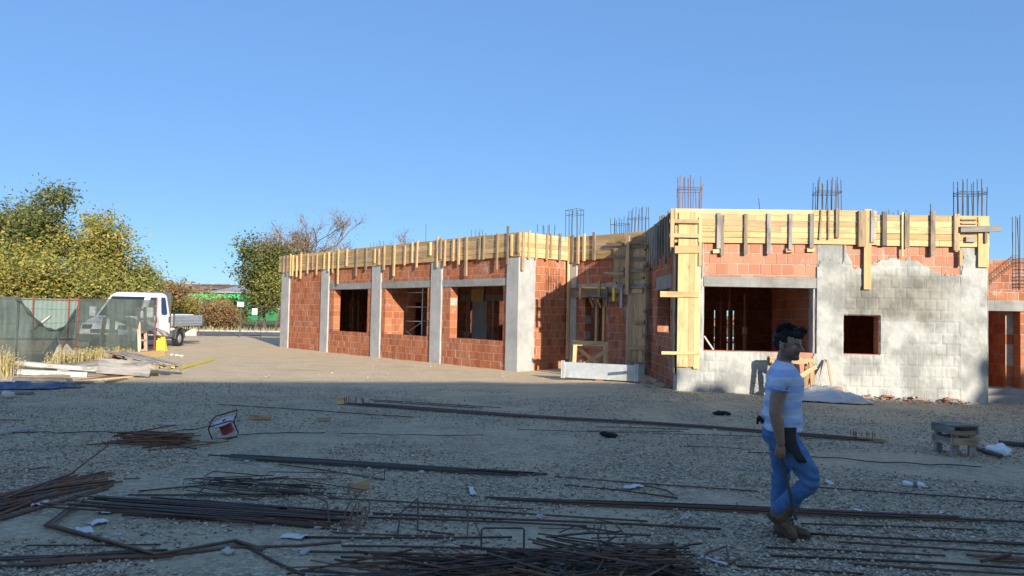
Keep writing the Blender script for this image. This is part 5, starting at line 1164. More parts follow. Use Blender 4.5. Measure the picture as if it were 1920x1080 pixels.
# ladder-like frame leaning at the net end
la, lb_ = gp(262,668), gp(274,667); e = empty('wooden_ladder', la, 'pale pink two rail wooden ladder leaning at the end of the net', 'ladder'); up = Vector((-.28,.35,1.72))
M_pink = wood('pink_timber', (.50,.33,.24), (.66,.47,.36), False, .2)
for q in (la, lb_): board('rail', e, q+Vector((0,0,.0)), q+up, Vector((1,0,0)), .10, .045, M_pink)
for k in (.12,.32,.52,.75,.95): board('rung', e, la+up*k+Vector((-.03,0,0)), lb_+up*k+Vector((.03,0,0)), (0,0,1), .06, .03, M_pink)
# red barrow-like frame and yellow barrier
ra, rb2 = gp(274,664), gp(290,663); e = empty('red_frame', ra, 'rust red tube frame stand beside the ladder', 'frame stand')
for q in (ra, rb2): MB().tube([q, q+Vector((0,0,.92))], .022, 8).obj('upright', M_redpaint, e)
MB().tube([ra+Vector((0,0,.88)), rb2+Vector((.04,0,.92))], .022, 8).obj('top_rail', M_redpaint, e); MB().tube([ra+Vector((0,0,.25)), rb2+Vector((0,0,.25))], .018, 8).obj('rail', M_redpaint, e); MB().tube([ra+Vector((0,0,.02)), ra+Vector((.2,.5,.02)), rb2+Vector((.2,.5,.02)), rb2+Vector((0,0,.02))], .018, 8).obj('foot', M_redpaint, e)
yb = gp(296,661); m = MB(); m.add([(yb.x-.34,yb.y+.3,.02),(yb.x+.14,yb.y+.3,.02),(yb.x+.02,yb.y+.38,.72),(yb.x-.16,yb.y+.38,.72),(yb.x-.34,yb.y+.55,.02),(yb.x+.14,yb.y+.55,.02),(yb.x+.02,yb.y+.47,.72),(yb.x-.16,yb.y+.47,.72)], [(0,1,2,3),(7,6,5,4),(1,5,6,2),(4,0,3,7),(3,2,6,7),(4,5,1,0)])
tag(m.obj('yellow_barrier', M_yellow), 'bright yellow tapered plastic marker behind the red frame', 'marker')
for (a,b,lab) in [((300,692),(340,692),'yellow flat strip lying before the pallet'),((336,693),(400,676),'yellow flat strip bent away towards the open yard')]:
    p, q = gp(*a), gp(*b); p.z += .04; q.z += .04; tag(board('yellow_strip', None, p, q, Vector((-(q-p).y,(q-p).x,0)), .10, .05, M_yellow), lab, 'strip')
M_heap = simple('grey_fabric', (.30,.29,.27), .9, .2, 3, bump=.2)
# heap of boards behind the net, grey shed-like stack
e = empty('board_stack', netline(195)+Vector((0,1.4,0)), 'sloping stack of weathered boards seen through the net', 'timber stack')
sA = netline(140)+Vector((0,1.6,0)); sB = netline(262)+Vector((0,1.3,0))
for k in range(7):
    y = k*.28; board('board', e, sA+Vector((.1,y,1.42-.02*k)), sB+Vector((-.3,y,.78-.02*k)), Vector((0,1,-.05)), .24, .03, random.choice([M_grey, M_pale, M_old]))
for k in range(3): board('support', e, sA.lerp(sB,.15+.3*k)+Vector((0,.1,0)), sA.lerp(sB,.15+.3*k)+Vector((0,.15,1.28-.19*k)), (1,0,0), .1, .08, M_old)
board('support', e, sA+Vector((.05,-.25,.0)), sA+Vector((.2,-.2,1.35)), (1,0,0), .12, .04, M_mid)
drape(netline(58)+Vector((0,1.3,0)), .58, .6, .85, 0, 'grey fabric covered heap behind the sagging net', M_heap, 'covered_heap', 'heap', 21, 30, 3)
board_p = netline(30)+Vector((0,.7,0)); tag(board('plank', None, board_p+Vector((-.1,0,.95)), board_p+Vector((.4,.1,1.4)), (0,1,0), .10, .04, M_pale), 'pale lath resting diagonally on the covered heap', 'plank')
for k in range(3): p = gp(330+k*3, 667); lump(322+k*9, 667+k, .09, 'pale rubble lump on the sandy yard before the truck', 'stone', M_stone, 'stone', .5, k+40, 'rubble lumps before the truck')
# ------------------------------------------------------------------ dry weeds
M_straw = simple('dry_weed', (.42,.34,.15), .9, .35, 3)
def weed(px, py, h, n, label, group):
    c = gp(px, py); m = MB(); rg = random.Random(px*7+py)
    for i in range(n):
        a = rg.uniform(0,6.28); b0_ = c+Vector((rg.gauss(0,.10),rg.gauss(0,.10),0)); tip = b0_+Vector((math.cos(a)*h*.35*rg.random(), math.sin(a)*h*.35*rg.random(), h*rg.uniform(.5,1)))
        s_ = Vector((math.sin(a),-math.cos(a),0))*.007; mid_ = b0_.lerp(tip,.6)+Vector((0,0,.03)); m.add([b0_-s_, b0_+s_, mid_+s_*.8, mid_-s_*.8, tip], [(0,1,2,3),(3,2,4)], rg.random())
        for k in range(4):
            q = b0_.lerp(tip, rg.uniform(.5,1)); w_ = .018; d_ = Vector((rg.uniform(-1,1),rg.uniform(-1,1),rg.uniform(.2,1)))*.045; s2 = Vector((rg.uniform(-1,1),rg.uniform(-1,1),0))*w_; m.add([q, q+d_*.5+s2, q+d_, q+d_*.5-s2], [(0,1,2,3)], rg.random())
    tag(m.obj('dry_weed', M_straw), label, 'weed', group)
for i, (px,py,h) in enumerate([(5,703,.75),(14,706,.6),(22,700,.5),(112,690,.65),(122,688,.5),(133,684,.45),(142,682,.5),(152,679,.45),(163,676,.45),(176,674,.4),(188,673,.42),(215,668,.4),(224,668,.3),(240,668,.3),(100,693,.5)]):
    weed(px, py, h, 46, 'tall straw coloured weed tuft at the yard edge' if i < 3 else 'straw coloured weed tuft at the foot of the net', 'weeds along the net' if i >= 3 else 'tall weeds at the yard edge')
# ------------------------------------------------------------------ gate, signs, roadside
gl0, gl1 = gp(372,630), gp(528,634)
ge = empty('mesh_gate', gl0, 'thin wire mesh double gate across the site entrance', 'gate'); gd = gl1-gl0
for k in range(5): p = gl0+gd*(k/4); MB().tube([p, p+Vector((0,0,2.0))], .02 if k % 2 else .035, 6).obj('post', M_dark, ge)
for z in (.12,1.05,1.95): MB().tube([gl0+Vector((0,0,z)), gl1+Vector((0,0,z))], .014, 5).obj('rail', M_dark, ge)
for k in range(4): p, q = gl0+gd*(k/4), gl0+gd*((k+1)/4); MB().tube([p+Vector((0,0,1.0 if k%2==0 else .12)), q+Vector((0,0,.12 if k%2==0 else 1.0))], .010, 4).obj('brace', M_dark, ge)
for k in range(60): p = gl0+gd*(k/59); MB().tube([p+Vector((0,0,.12)), p+Vector((0,0,1.95))], .0025, 3).obj('wire', M_dark, ge)
def sign(x0,y0,x1,y1,label):
    c0, c1 = atY(x0,y0,gl0.y-.1+ (gl1.y-gl0.y)*.5), atY(x1,y1,gl0.y-.1+(gl1.y-gl0.y)*.5); e = empty('sign_board', (c0.x,c0.y,c1.z), label, 'sign'); MB().box((c0.x,c0.y-.01,c1.z),(c1.x,c0.y+.01,c0.z)).obj('panel', M_signwhite, e); MB().box((c0.x-.012,c0.y+.012,c1.z-.012),(c1.x+.012,c0.y+.025,c0.z+.012)).obj('backing', M_alu, e)
sign(445,566.5,457,574.5,'wide blank white sign on the gate above a timber post'); sign(473,578.5,482,590,'upright blank white sign on the gate before the green shrub')
def post(px, py, h, label, brace=None):
    p = gp(px,py); e = empty('timber_post', p, label, 'post'); MB().tube([p-Vector((0,0,.1)), p+Vector((.02,0,h))], [.10,.085], 8).obj('shaft', M_mid, e)
    if brace: MB().tube([p+Vector((-brace,.1,0)), p+Vector((0,.05,h*.85))], .06, 8).obj('brace', M_mid, e)
post(451,613,2.3,'braced round timber post across the road below the wide sign',1.5); post(392,610,2.2,'plain round timber post across the road beside the hedge'); post(423,609,1.6,'short round timber post across the road')
# bush-lined verge, far barn with green front
fb = atY(338,575,110.0); fbx1 = atY(449,575,110.0)
e = empty('green_barn', (fb.x,110,0), 'long low barn with bright green cladding and patched rust and grey roof', 'building')
zt = atY(390,546,110.0).z; zr = atY(390,533.5,110.0).z
MB().box((fb.x-6,110,0),(fbx1.x,128,zt)).obj('wall', M_greenwall, e)
MB().box((fb.x-2,109.93,zt-2.35),(fbx1.x-1.2,109.985,zt-1.55)).obj('white_band', M_signwhite, e)
rg = random.Random(2); x = fb.x-3
while x < fbx1.x-1.6:                      # illegible white lettering below the band
    w_ = rg.uniform(.2,.42); MB().box((x,109.94,zt-3.05),(x+w_,109.99,zt-2.45+rg.uniform(0,.05))).obj('letter', M_signwhite, e); x += w_+rg.uniform(.12,.3)
xm = fb.x+(fbx1.x-fb.x)*.52
for (xa,xb,mt) in [(fb.x-7,xm,M_roofrust),(xm,fbx1.x+.4,M_roofgrey)]:
    m = MB(); k = 24
    for i in range(k):
        p, q = xa+(xb-xa)*i/k, xa+(xb-xa)*(i+1)/k-.01; h_ = .05*(i % 2)
        m.add([(p,109.5,zt-.05+h_),(q,109.5,zt-.05+h_),(q+1.2,119,zr+.3+h_),(p+1.2,119,zr+.3+h_),(p,109.5,zt-.2),(q,109.5,zt-.2),(q+1.2,119,zr),(p+1.2,119,zr)], [(0,1,2,3),(7,6,5,4),(0,4,5,1),(1,5,6,2),(3,7,4,0)])
    m.obj('roof', mt, e)
rg = random.Random(4)
for i in range(8):
    f_ = rg.uniform(.05,.9); x = fb.x-5+(xm-fb.x+4)*rg.random(); y0_ = 109.5+9.5*f_; z_ = zt+(zr+.3-zt)*f_+.12
    MB().add([(x,y0_,z_),(x+1.8,y0_,z_),(x+2.0,y0_+1.6,z_+.30*(zr-zt)/1.5),(x+.2,y0_+1.6,z_+.30*(zr-zt)/1.5)], [(0,1,2,3)]).obj('roof_patch', M_roofgrey, e)
# ------------------------------------------------------------------ trees
def leaf_mat(name, stops, trans=.25):
    m, nt, b = mat(name); t = NT(nt); c = t.ramp(t.attr('tint'), stops); t.l(c, b.inputs['Base Color']); b.inputs['Roughness'].default_value = .6; b.inputs['Specular IOR Level'].default_value = .2
    tl = t.n('ShaderNodeBsdfTranslucent'); t.l(c, tl.inputs[0]); mx = t.n('ShaderNodeMixShader'); mx.inputs[0].default_value = trans; t.l(b.outputs[0], mx.inputs[1]); t.l(tl.outputs[0], mx.inputs[2]); t.l(mx.outputs[0], nt.nodes['Material Output'].inputs['Surface']); return m
L_green = leaf_mat('leaf_green', [(0.0,(.06,.08,.024)),(.5,(.145,.16,.05)),(.85,(.24,.24,.065)),(1.0,(.38,.30,.07))])
L_gold = leaf_mat('leaf_gold', [(0.0,(.12,.15,.04)),(.42,(.27,.27,.07)),(.75,(.48,.36,.08)),(1.0,(.58,.31,.07))])
L_mix = leaf_mat('leaf_mixed', [(0.0,(.10,.13,.035)),(.5,(.26,.27,.075)),(.8,(.44,.36,.09)),(1.0,(.56,.38,.10))])
L_rust = leaf_mat('leaf_rust', [(0.0,(.17,.105,.05)),(.5,(.32,.20,.085)),(1.0,(.46,.28,.11))])
M_bark = simple('bark', (.11,.085,.065), .95, .3, 6, bump=.5)
M_twig = simple('bare_twig', (.16,.125,.095), .95, .3, 6)
def tree(base, H, Rx, Rz0, leaf, n_leaf, label, seed, group, name='tree', bare=False, size=.14, lean=0.0, cat='tree', depth=4, clump=.42, trunk_r=None, low=.25):
    rg = random.Random(seed); e = empty(name, base, label, cat, group); wm = MB(); tips = []
    tr = trunk_r or H*(.020 if bare else .02)
    def branch(p, d, L, r_, lev):
        n = 4; pts = [p]; q = p
        for i in range(n):
            d = (d+Vector((rg.gauss(0,.16),rg.gauss(0,.16),rg.gauss(.03,.10)))).normalized(); q = q+d*L/n; pts.append(q)
        wm.tube(pts, [r_*(1-.45*i/n) for i in range(n+1)], 5 if lev < 2 else 3, cap=False)
        if lev >= 2:
            for k in (2,3,4): tips.append((pts[k], lev, d))
        if lev < depth:
            for k in range(rg.choice([3,3,4]) if lev else 6):
                i = rg.randint(1,n) if lev else rg.randint(2,n); a = rg.uniform(0,6.28); sp = rg.uniform(.5,1.0); nd = (d+Vector((math.cos(a)*sp,math.sin(a)*sp,rg.uniform(-.1,.5)))).normalized()
                branch(pts[i], nd, L*rg.uniform(.55,.8), r_*(.62 if bare else .5), lev+1)
    branch(Vector(base)-Vector((0,0,.1)), Vector((lean,0,1)).normalized(), H*.42, tr, 0)
    # fit crown box
    zs_ = [t_[0].z for t_ in tips]; xs_ = [t_[0].x-base[0] for t_ in tips]; ys_ = [t_[0].y-base[1] for t_ in tips]
    zmax = float(np.percentile(zs_, 99)); kx = Rx/float(np.percentile([math.hypot(a_, b_) for a_, b_ in zip(xs_, ys_)], 98 if bare else 92)); kz = H*.95/(zmax-base[2])
    def fit(v): return (base[0]+(v[0]-base[0])*kx, base[1]+(v[1]-base[1])*kx, base[2]+(v[2]-base[2])*kz)
    wm.v = [fit(v) for v in wm.v]; wm.obj('trunk', M_twig if bare else M_bark, e)
    if n_leaf:
        m = MB(); T = [t_ for t_ in tips if fit(t_[0])[2] > base[2]+H*low]
        hues = {id(t_): rg.gauss(0,.16) for t_ in T}
        vs = []; fs = []; tint = []
        n_leaf = int(n_leaf*1.35); size *= .78
        for i in range(n_leaf):
            t_ = rg.choice(T); c = Vector(fit(t_[0]))+Vector((rg.gauss(0,clump),rg.gauss(0,clump),rg.gauss(0,clump*.8)))
            a = Vector((rg.gauss(0,1),rg.gauss(0,1),rg.gauss(0,.6))).normalized(); b_ = a.cross(Vector((rg.gauss(0,1),rg.gauss(0,1),rg.gauss(0,1)))).normalized(); s_ = size*rg.uniform(.6,1.3)
            k = len(vs); vs += [tuple(c-a*s_), tuple(c+b_*s_*.42), tuple(c+a*s_), tuple(c-b_*s_*.42)]; fs.append((k,k+1,k+2,k+3)); tint.append(min(1,max(0,.45+hues[id(t_)]+rg.gauss(0,.17))))
        m.v = vs; m.f = fs; m.t = tint; m.m = [0]*len(fs); m.obj('crown', leaf, e)
    return e
GT = 'trees behind the fences'
def tp(px, y): p = atY(px, 580, y); return (p.x, y, 0)
def th_(px, py, y): return atY(px, py, y).z
tree(tp(62,47), th_(62,344,47), 3.4, 0, L_green, 12000, 'tall dark green tree rising above its golden neighbours', 1, GT, size=.16, low=.15)
tree(tp(8,50), th_(8,385,50), 3.6, 0, L_mix, 9000, 'mixed green and rusty tree beside the tall dark tree', 2, GT, size=.16, low=.12)
tree(tp(128,45), th_(128,400,45), 2.7, 0, L_gold, 12000, 'golden yellow leaved tree behind the truck cab', 3, GT, size=.15, low=.10)
tree(tp(30,43), th_(30,440,43), 2.6, 0, L_mix, 8000, 'lower yellow green tree behind the corrugated fence', 4, GT, size=.15, low=.08)
tree(tp(85,42), th_(85,455,42), 2.3, 0, L_gold, 7000, 'lower golden tree between the two fence posts', 14, GT, size=.14, low=.08)
tree(tp(228,48), th_(228,400,48), 3.0, 0, L_mix, 4300, 'airy yellow green tree with open branches', 5, GT, size=.15, clump=.26, low=.15)
tree(tp(255,49), th_(255,470,49), 1.6, 0, L_mix, 2600, 'small leaning airy tree at the end of the tree row', 6, GT, size=.15, lean=.2, clump=.35)
GS = 'shrubs along the fences and road'
for i, (px, y, top, rx, lf, n, lab) in enumerate([(15,42,520,1.8,L_mix,3000,'green yellow shrub at the foot of the rusty tree'),(60,41,528,1.6,L_gold,2500,'golden shrub at the foot of the tall dark tree'),(110,42,515,1.8,L_gold,3000,'golden shrub under the golden tree'),(160,43,520,1.7,L_mix,3000,'yellow green shrub above the truck cab'),(205,46,515,1.8,L_mix,3000,'loose shrub under the airy tree'),(250,50,515,2.0,L_rust,3000,'rusty shrub beside the airy tree'),(295,56,525,2.2,L_rust,3200,'orange brown shrub above the truck bed'),(330,62,540,2.6,L_gold,3500,'amber shrub hiding the end of the barn'),(362,66,548,2.2,L_mix,2600,'olive shrub before the green barn'),(398,67,565,2.4,L_rust,2200,'low brown shrub before the white band of the barn'),(425,67,560,2.0,L_rust,1800,'thin brown shrub beside the braced post'),(385,63,573,2.0,L_rust,2600,'dense low brown shrub beside the plain round post'),(412,63,574,1.9,L_mix,2400,'dense low olive shrub between the round posts'),(440,62,576,1.7,L_rust,2400,'dense low brown shrub behind the braced post'),(412,150,527,2.6,L_rust,400,'small sparse tree behind the barn roof')]):
    tree(tp(px,y), max(1.0, th_(px,top,y)), rx, 0, lf, n, lab, 20+i, GS, 'shrub', size=.15, cat='shrub', depth=3, low=.02, trunk_r=.04)
tree(tp(497,62), th_(497,455,62), 2.7, 0, L_green, 11000, 'dense dark green shrubby tree beside the far end of the long wing', 7, GT, size=.18, low=.03)
tree(tp(478,61), th_(478,520,61), 2.0, 0, L_green, 6000, 'low green bush behind the upright sign', 8, GT, size=.16, low=.02, name='bush', cat='bush')
tree(tp(520,60), th_(520,500,60), 2.0, 0, L_mix, 5000, 'olive bush tucked against the far end of the long wing', 9, GT, size=.16, low=.02, name='bush', cat='bush')
tree(tp(585,66), th_(585,394,66), 5.2, 0, L_rust, 3600, 'large nearly bare tree with rusty leaves behind the long wing', 10, GT, bare=True, size=.10, depth=6, clump=.35, low=.3)
tree(tp(540,64), th_(540,430,64), 2.8, 0, L_rust, 2200, 'half bare brown tree beside the large bare one', 12, GT, bare=True, size=.13, depth=5, clump=.45, low=.2)
tree(tp(765,70), th_(765,424,70), 2.4, 0, L_rust, 350, 'small bare tree top showing over the middle of the long wing', 11, GT, bare=True, size=.12, depth=5, clump=.35, low=.4)
def woods():
    rg = np.random.default_rng(8); N = 26000; X = (rg.random(N)-.5)*420; Y = 165+rg.random(N)*25; top = 2.2+1.6*np.array([mnoise.noise(Vector((x*.06,0,2))) for x in X]); Z = rg.random(N)**.7*top
    a = rg.normal(size=(N,3)); a /= np.linalg.norm(a,axis=1)[:,None]; b_ = np.cross(a, rg.normal(size=(N,3))); b_ /= np.linalg.norm(b_,axis=1)[:,None]; s_ = (.35+.35*rg.random(N))[:,None]; c = np.stack([X,Y,Z],-1)
    vs = np.stack([c-a*s_, c+b_*s_*.5, c+a*s_, c-b_*s_*.5],1).reshape(-1,3); m = MB(); m.v = vs.tolist(); m.f = np.arange(4*N).reshape(-1,4).tolist(); m.t = rg.random(N).tolist(); m.m = [0]*N
    tag(m.obj('distant_hedgerow', L_rust), 'low distant hedgerow along the horizon', 'hedgerow', kind='stuff')
woods()
m = MB(); rg = random.Random(12)
for i in range(5200):
    t = rg.random(); p = r0+rd*rg.uniform(-45,30)+rn*rg.uniform(9.4,13); h = rg.uniform(.12,.5); a = rg.uniform(0,6.28); s_ = Vector((math.cos(a),math.sin(a),0))*.03; q = Vector((p.x,p.y,0)); m.add([q-s_, q+s_, q+Vector((rg.gauss(0,.1),rg.gauss(0,.1),h))], [(0,1,2)], rg.random())
tag(m.obj('dry_grass', M_straw), 'dry straw grass along the far verge of the road', 'grass', kind='stuff')
# ------------------------------------------------------------------ the worker
PB0 = gp(1478, 1013); vdir = Vector((PB0.x, PB0.y, 0)).normalized(); udir = Vector((vdir.y, -vdir.x, 0))
PW = Matrix(((udir.x, vdir.x, 0, PB0.x), (udir.y, vdir.y, 0, PB0.y), (0, 0, 1, PB0.z), (0, 0, 0, 1)))
person = bpy.data.objects.new('person', None); link(person); person.matrix_basis = PW; WM[person] = PW; person.empty_display_size = .2
tag(person, 'person in pale blue striped T-shirt and blue jeans walking past holding an iron bar', 'person')
def ell(m, c, r, n1=18, n2=12, rot=None):
    vs = []
    for j in range(n2+1):
        ph = math.pi*j/n2
        for i in range(n1):
            th = 2*math.pi*i/n1; d = Vector((r[0]*math.sin(ph)*math.cos(th), r[1]*math.sin(ph)*math.sin(th), r[2]*math.cos(ph)))
            if rot: d = rot @ d
            vs.append(Vector(c)+d)
    m.add(vs, [(j*n1+i, (j+1)*n1+i, (j+1)*n1+(i+1)%n1, j*n1+(i+1)%n1) for j in range(n2) for i in range(n1)])
def loft(m, rings, n=20):          # rings: (u, v, z, ru, rv) horizontal ellipses
    vs = []
    for (u,v,z,ru,rv) in rings:
        for k in range(n): a = 2*math.pi*k/n; vs.append((u+ru*math.cos(a), v+rv*math.sin(a), z))
    L = len(rings); f = [(j*n+k, j*n+(k+1)%n, (j+1)*n+(k+1)%n, (j+1)*n+k) for j in range(L-1) for k in range(n)]
    f += [tuple(range(n))[::-1], tuple((L-1)*n+k for k in range(n))]; m.add(vs, f)
def limb(m, pts, rad, n=14, sub=5):
    P = [Vector(p) for p in pts]; pp = []; rr = []
    for i in range(len(P)-1):
        p0, p1, p2, p3 = P[max(i-1,0)], P[i], P[i+1], P[min(i+2,len(P)-1)]
        for k in range(sub):
            t = k/sub; pp.append(.5*((2*p1)+(p2-p0)*t+(2*p0-5*p1+4*p2-p3)*t*t+(3*p1-p0-3*p2+p3)*t**3)); rr.append(rad[i]+(rad[i+1]-rad[i])*(t*t*(3-2*t)))
    pp.append(P[-1]); rr.append(rad[-1]); m.tube(pp, rr, n)
    ell(m, pp[0], (rr[0],)*3, 12, 8); ell(m, pp[-1], (rr[-1],)*3, 12, 8)
def remesh(m, vox, it=3, fac=.5):
    me0 = m.mesh('tmp'); fix_normals(me0); o = bpy.data.objects.new('tmp', me0); link(o)
    r_ = o.modifiers.new('r','REMESH'); r_.mode = 'VOXEL'; r_.voxel_size = vox; r_.use_smooth_shade = True
    s_ = o.modifiers.new('s','SMOOTH'); s_.factor = fac; s_.iterations = it
    dg = bpy.context.evaluated_depsgraph_get(); me1 = bpy.data.meshes.new_from_object(o.evaluated_get(dg)); bpy.data.objects.remove(o); me1.materials.clear()
    me1.polygons.foreach_set('use_smooth', [True]*len(me1.polygons)); return me1
def displace(me, fn):
    n = len(me.vertices); co = np.zeros(n*3); no = np.zeros(n*3); me.vertices.foreach_get('co', co); me.vertex_normals.foreach_get('vector', no); co = co.reshape(-1,3); no = no.reshape(-1,3)
    d = np.array([fn(Vector(c)) for c in co]); co = co+no*d[:,None]; me.vertices.foreach_set('co', co.ravel()); me.update(); return co
def pobj(name, me, mt, parent=None): return mobj(name, me, mt, parent or person, PW)
# materials
def skin_material():
    m, nt, b = mat('skin'); t = NT(nt); v = t.coord('Object'); n = t.noise(v, 30, 4)
    c = t.ramp(n, [(.3,(.29,.165,.11)),(.7,(.37,.22,.15))]); c = t.mix(t.math('MULTIPLY', t.attr('beard_and_socket_shade'), .68), c, (.018,.013,.012)); c = t.mix(t.math('MULTIPLY', t.attr('lip'), .6), c, (.17,.055,.045))
    t.l(c, b.inputs['Base Color']); b.inputs['Roughness'].default_value = .5; b.inputs['Subsurface Weight'].default_value = .08; b.inputs['Subsurface Radius'].default_value = (.01,.004,.002); t.bump(t.noise(v, 220, 3), .12, .002, b); return m
M_skin = skin_material()
def tee_material():
    m, nt, b = mat('striped_tee'); t = NT(nt); v = t.coord('Object'); s = t.n('ShaderNodeSeparateXYZ'); t.l(v, s.inputs[0])
    z = t.math('ADD', s.outputs[2], t.math('MULTIPLY', t.noise(v, 7, 4), .02)); w = t.math('SINE', t.math('MULTIPLY', z, 52.0))
    c = t.ramp(t.math('MULTIPLY_ADD', w, .5, .5), [(.28,(.34,.47,.74)),(.55,(.58,.68,.86))])
    c = t.mix(t.ramp(t.noise(v, 60, 3), [(.4,0.0),(.8,.35)]), c, (.66,.75,.90)); t.l(c, b.inputs['Base Color']); b.inputs['Roughness'].default_value = .9; b.inputs['Sheen Weight'].default_value = .2
    t.bump(t.noise(v, 400, 2), .2, .001, b); return m
M_tee = tee_material()
def denim_material():
    m, nt, b = mat('blue_jeans'); t = NT(nt); v = t.coord('Object'); n = t.noise(v, 5, 5, .6); c = t.ramp(n, [(.3,(.045,.12,.27)),(.7,(.11,.225,.42))])
    c = t.mix(t.ramp(t.noise(t.coord('Object',(30,30,6)), 3, 4), [(.45,0.0),(.8,.3)]), c, (.16,.30,.52)); t.l(c, b.inputs['Base Color']); b.inputs['Roughness'].default_value = .9; t.bump(t.noise(v, 300, 2), .25, .001, b); return m
M_denim = denim_material()
M_boot = simple('boot_leather', (.17,.11,.065), .75, .3, 22, bump=.3, bscale=60, rnd=False); M_sole = simple('boot_sole', (.10,.075,.055), .9, .3, 20, rnd=False)
M_hair = simple('black_hair', (.012,.010,.010), .55, .4, 60, rnd=False); M_pouch = simple('dark_pouch', (.035,.033,.036), .85, .3, 12, rnd=False)
# head (built facing +u, then turned towards the camera)
HC = Vector((-.012, 0, 1.478)); RH = Matrix.Rotation(R(-24), 3, 'Z') @ Matrix.Rotation(R(4), 3, 'Y')
def hp_(c): return HC + RH @ Vector(c)
hm = MB()
def hell(c, r, n1=18, n2=12): ell(hm, hp_(c), r, n1, n2, RH)
hell((-.012,0,.062), (.098,.076,.098)); hell((.028,0,.055), (.066,.068,.075)); hell((.040,0,-.015), (.052,.056,.070)); hell((.054,0,-.064), (.034,.040,.034)); hell((.076,0,-.076), (.018,.023,.018))
hell((.082,0,.036), (.016,.046,.011)); hell((.058,-.040,.0), (.026,.022,.022)); hell((.058,.040,.0), (.026,.022,.022)); hell((.028,-.048,-.045), (.034,.014,.026)); hell((.028,.048,-.045), (.034,.014,.026))
for k in range(5): t_ = k/4; hell((.090+.030*t_, 0, .032-.046*t_), (.011+.003*t_, .009+.007*t_, .011), 10, 8)
hell((.100,-.012,-.014), (.009,.008,.007), 8, 6); hell((.100,.012,-.014), (.009,.008,.007), 8, 6)
hell((.082,0,-.034), (.014,.022,.006), 12, 8); hell((.080,0,-.045), (.013,.019,.006), 12, 8)
for s_ in (-1,1): hell((-.018, s_*.080, .008), (.020,.010,.032), 12, 8); hell((-.008, s_*.076, -.018), (.012,.010,.014), 10, 6)
bm_ = hm
limb(bm_, [(-.055,0,1.30), (-.042,0,1.38), (-.022,0,1.46)], [.068,.058,.056])
loft(bm_, [(-.05,0,.80,.10,.14), (-.05,0,.95,.11,.145), (-.045,0,1.1,.115,.15), (-.04,0,1.22,.115,.17), (-.045,0,1.30,.08,.13), (-.045,0,1.345,.055,.065)])
for s_, el_, wr, sh_ in ((-1, (-.098,-.225,1.015), (-.058,-.222,.775), (-.052,-.165,1.255)), (1, (-.05,.225,1.01), (.01,.205,.79), (-.045,.165,1.255))):
    mid = Vector(sh_).lerp(Vector(el_), .5)+Vector((-.004,0,0)); f2_ = Vector(el_).lerp(Vector(wr), .35)
    limb(bm_, [sh_, mid, el_, f2_, wr], [.064,.057,.047,.047,.031])
limb(bm_, [(-.05,-.08,.80),(.15,-.10,.50),(-.06,-.105,.26),(-.02,-.105,.16)], [.07,.05,.04,.035]); limb(bm_, [(-.05,.085,.80),(-.055,.09,.5),(-.065,.09,.16),(-.055,.09,.08)], [.07,.05,.04,.035])
# hands: palm, four fingers, thumb
def hand(m, wr, rod, s_):
    w_ = Vector(wr); d = Vector((-.06,0,-1)).normalized(); side = Vector((1,0,-.05)).normalized(); inn = Vector((0,-s_,0))   # inn: towards the thigh
    # palm: a tapered slab made of four metacarpal limbs
    kn = []
    for k in range(4):
        o = (.030-.020*k); p1 = w_+d*.025+side*o*.55; p2 = w_+d*(.088-.004*abs(k-1))+side*o-inn*.004; limb(m, [p1, p1.lerp(p2,.5)-inn*.003, p2], [.014,.0125,.0105], 10, 3); kn.append(p2)
    for k, q in enumerate(kn):
        L = (.034,.038,.036,.029)[k]; a = q+d*L*.75+inn*L*.45; b_ = a+d*L*.10+inn*L*.75; c_ = b_-d*L*.55+inn*.004
        limb(m, [q, a, b_, c_], [.0100,.0092,.0085,.0075], 9, 3)
    tb = w_+d*.03+side*.022+inn*.008; limb(m, [tb, tb+d*.028+side*.014+inn*.010, tb+d*.055+side*.010+inn*.020, tb+d*.075+side*.0+inn*.024], [.013,.0115,.0100,.0085], 9, 3)
hand(bm_, (-.058,-.222,.775), None, -1); hand(bm_, (.01,.205,.79), None, 1)
me = remesh(bm_, .0048, 2, .4)
co = np.zeros(len(me.vertices)*3); me.vertices.foreach_get('co', co); co = co.reshape(-1,3); inv = RH.inverted()
bd = np.zeros(len(co)); lp = np.zeros(len(co))
for i, c in enumerate(co):
    if c[2] > 1.36:
        q = inv @ (Vector(c)-HC); nz = .012*mnoise.noise(Vector(c)*60)
        jaw = float(sstep(-.012, -.034, q.z+nz)*sstep(-.045,-.01,q.x))*float(sstep(-.105,-.085,q.z)); mus = float(sstep(.008,.0,abs(q.z+.024))*sstep(.06,.08,q.x)*sstep(.03,.02,abs(q.y)))
        sb = float(sstep(.055,.075,abs(q.y)+nz)*sstep(-.02,.0,q.x)*sstep(.035,.02,q.x)*sstep(.05,.03,q.z)*sstep(-.06,-.04,q.z)) if abs(q.y) < .078 else 0
        br = float(sstep(.009,.003,abs(q.z-.040+ .15*max(0,abs(q.y)-.03)))*sstep(.05,.07,q.x)*sstep(.007,.014,abs(q.y))*sstep(.055,.045,abs(q.y)))
        ey = float(sstep(.010,.003,abs(q.z-.020))*sstep(.015,.022,abs(q.y))*sstep(.046,.038,abs(q.y))*sstep(.05,.06,q.x))*.8  # eye-socket shade painted into the skin, sharing the dark facial hair mask
        lip = float(sstep(.010,.005,abs(q.z+.039))*sstep(.024,.016,abs(q.y))*sstep(.08,.09,q.x)); nk = .0
        bd[i] = max(jaw*.8*(1-lip), mus*.8, sb*.7, br, ey, nk); lp[i] = lip
at = me.attributes.new('beard_and_socket_shade','FLOAT','POINT'); at.data.foreach_set('value', bd); at = me.attributes.new('lip','FLOAT','POINT'); at.data.foreach_set('value', lp)
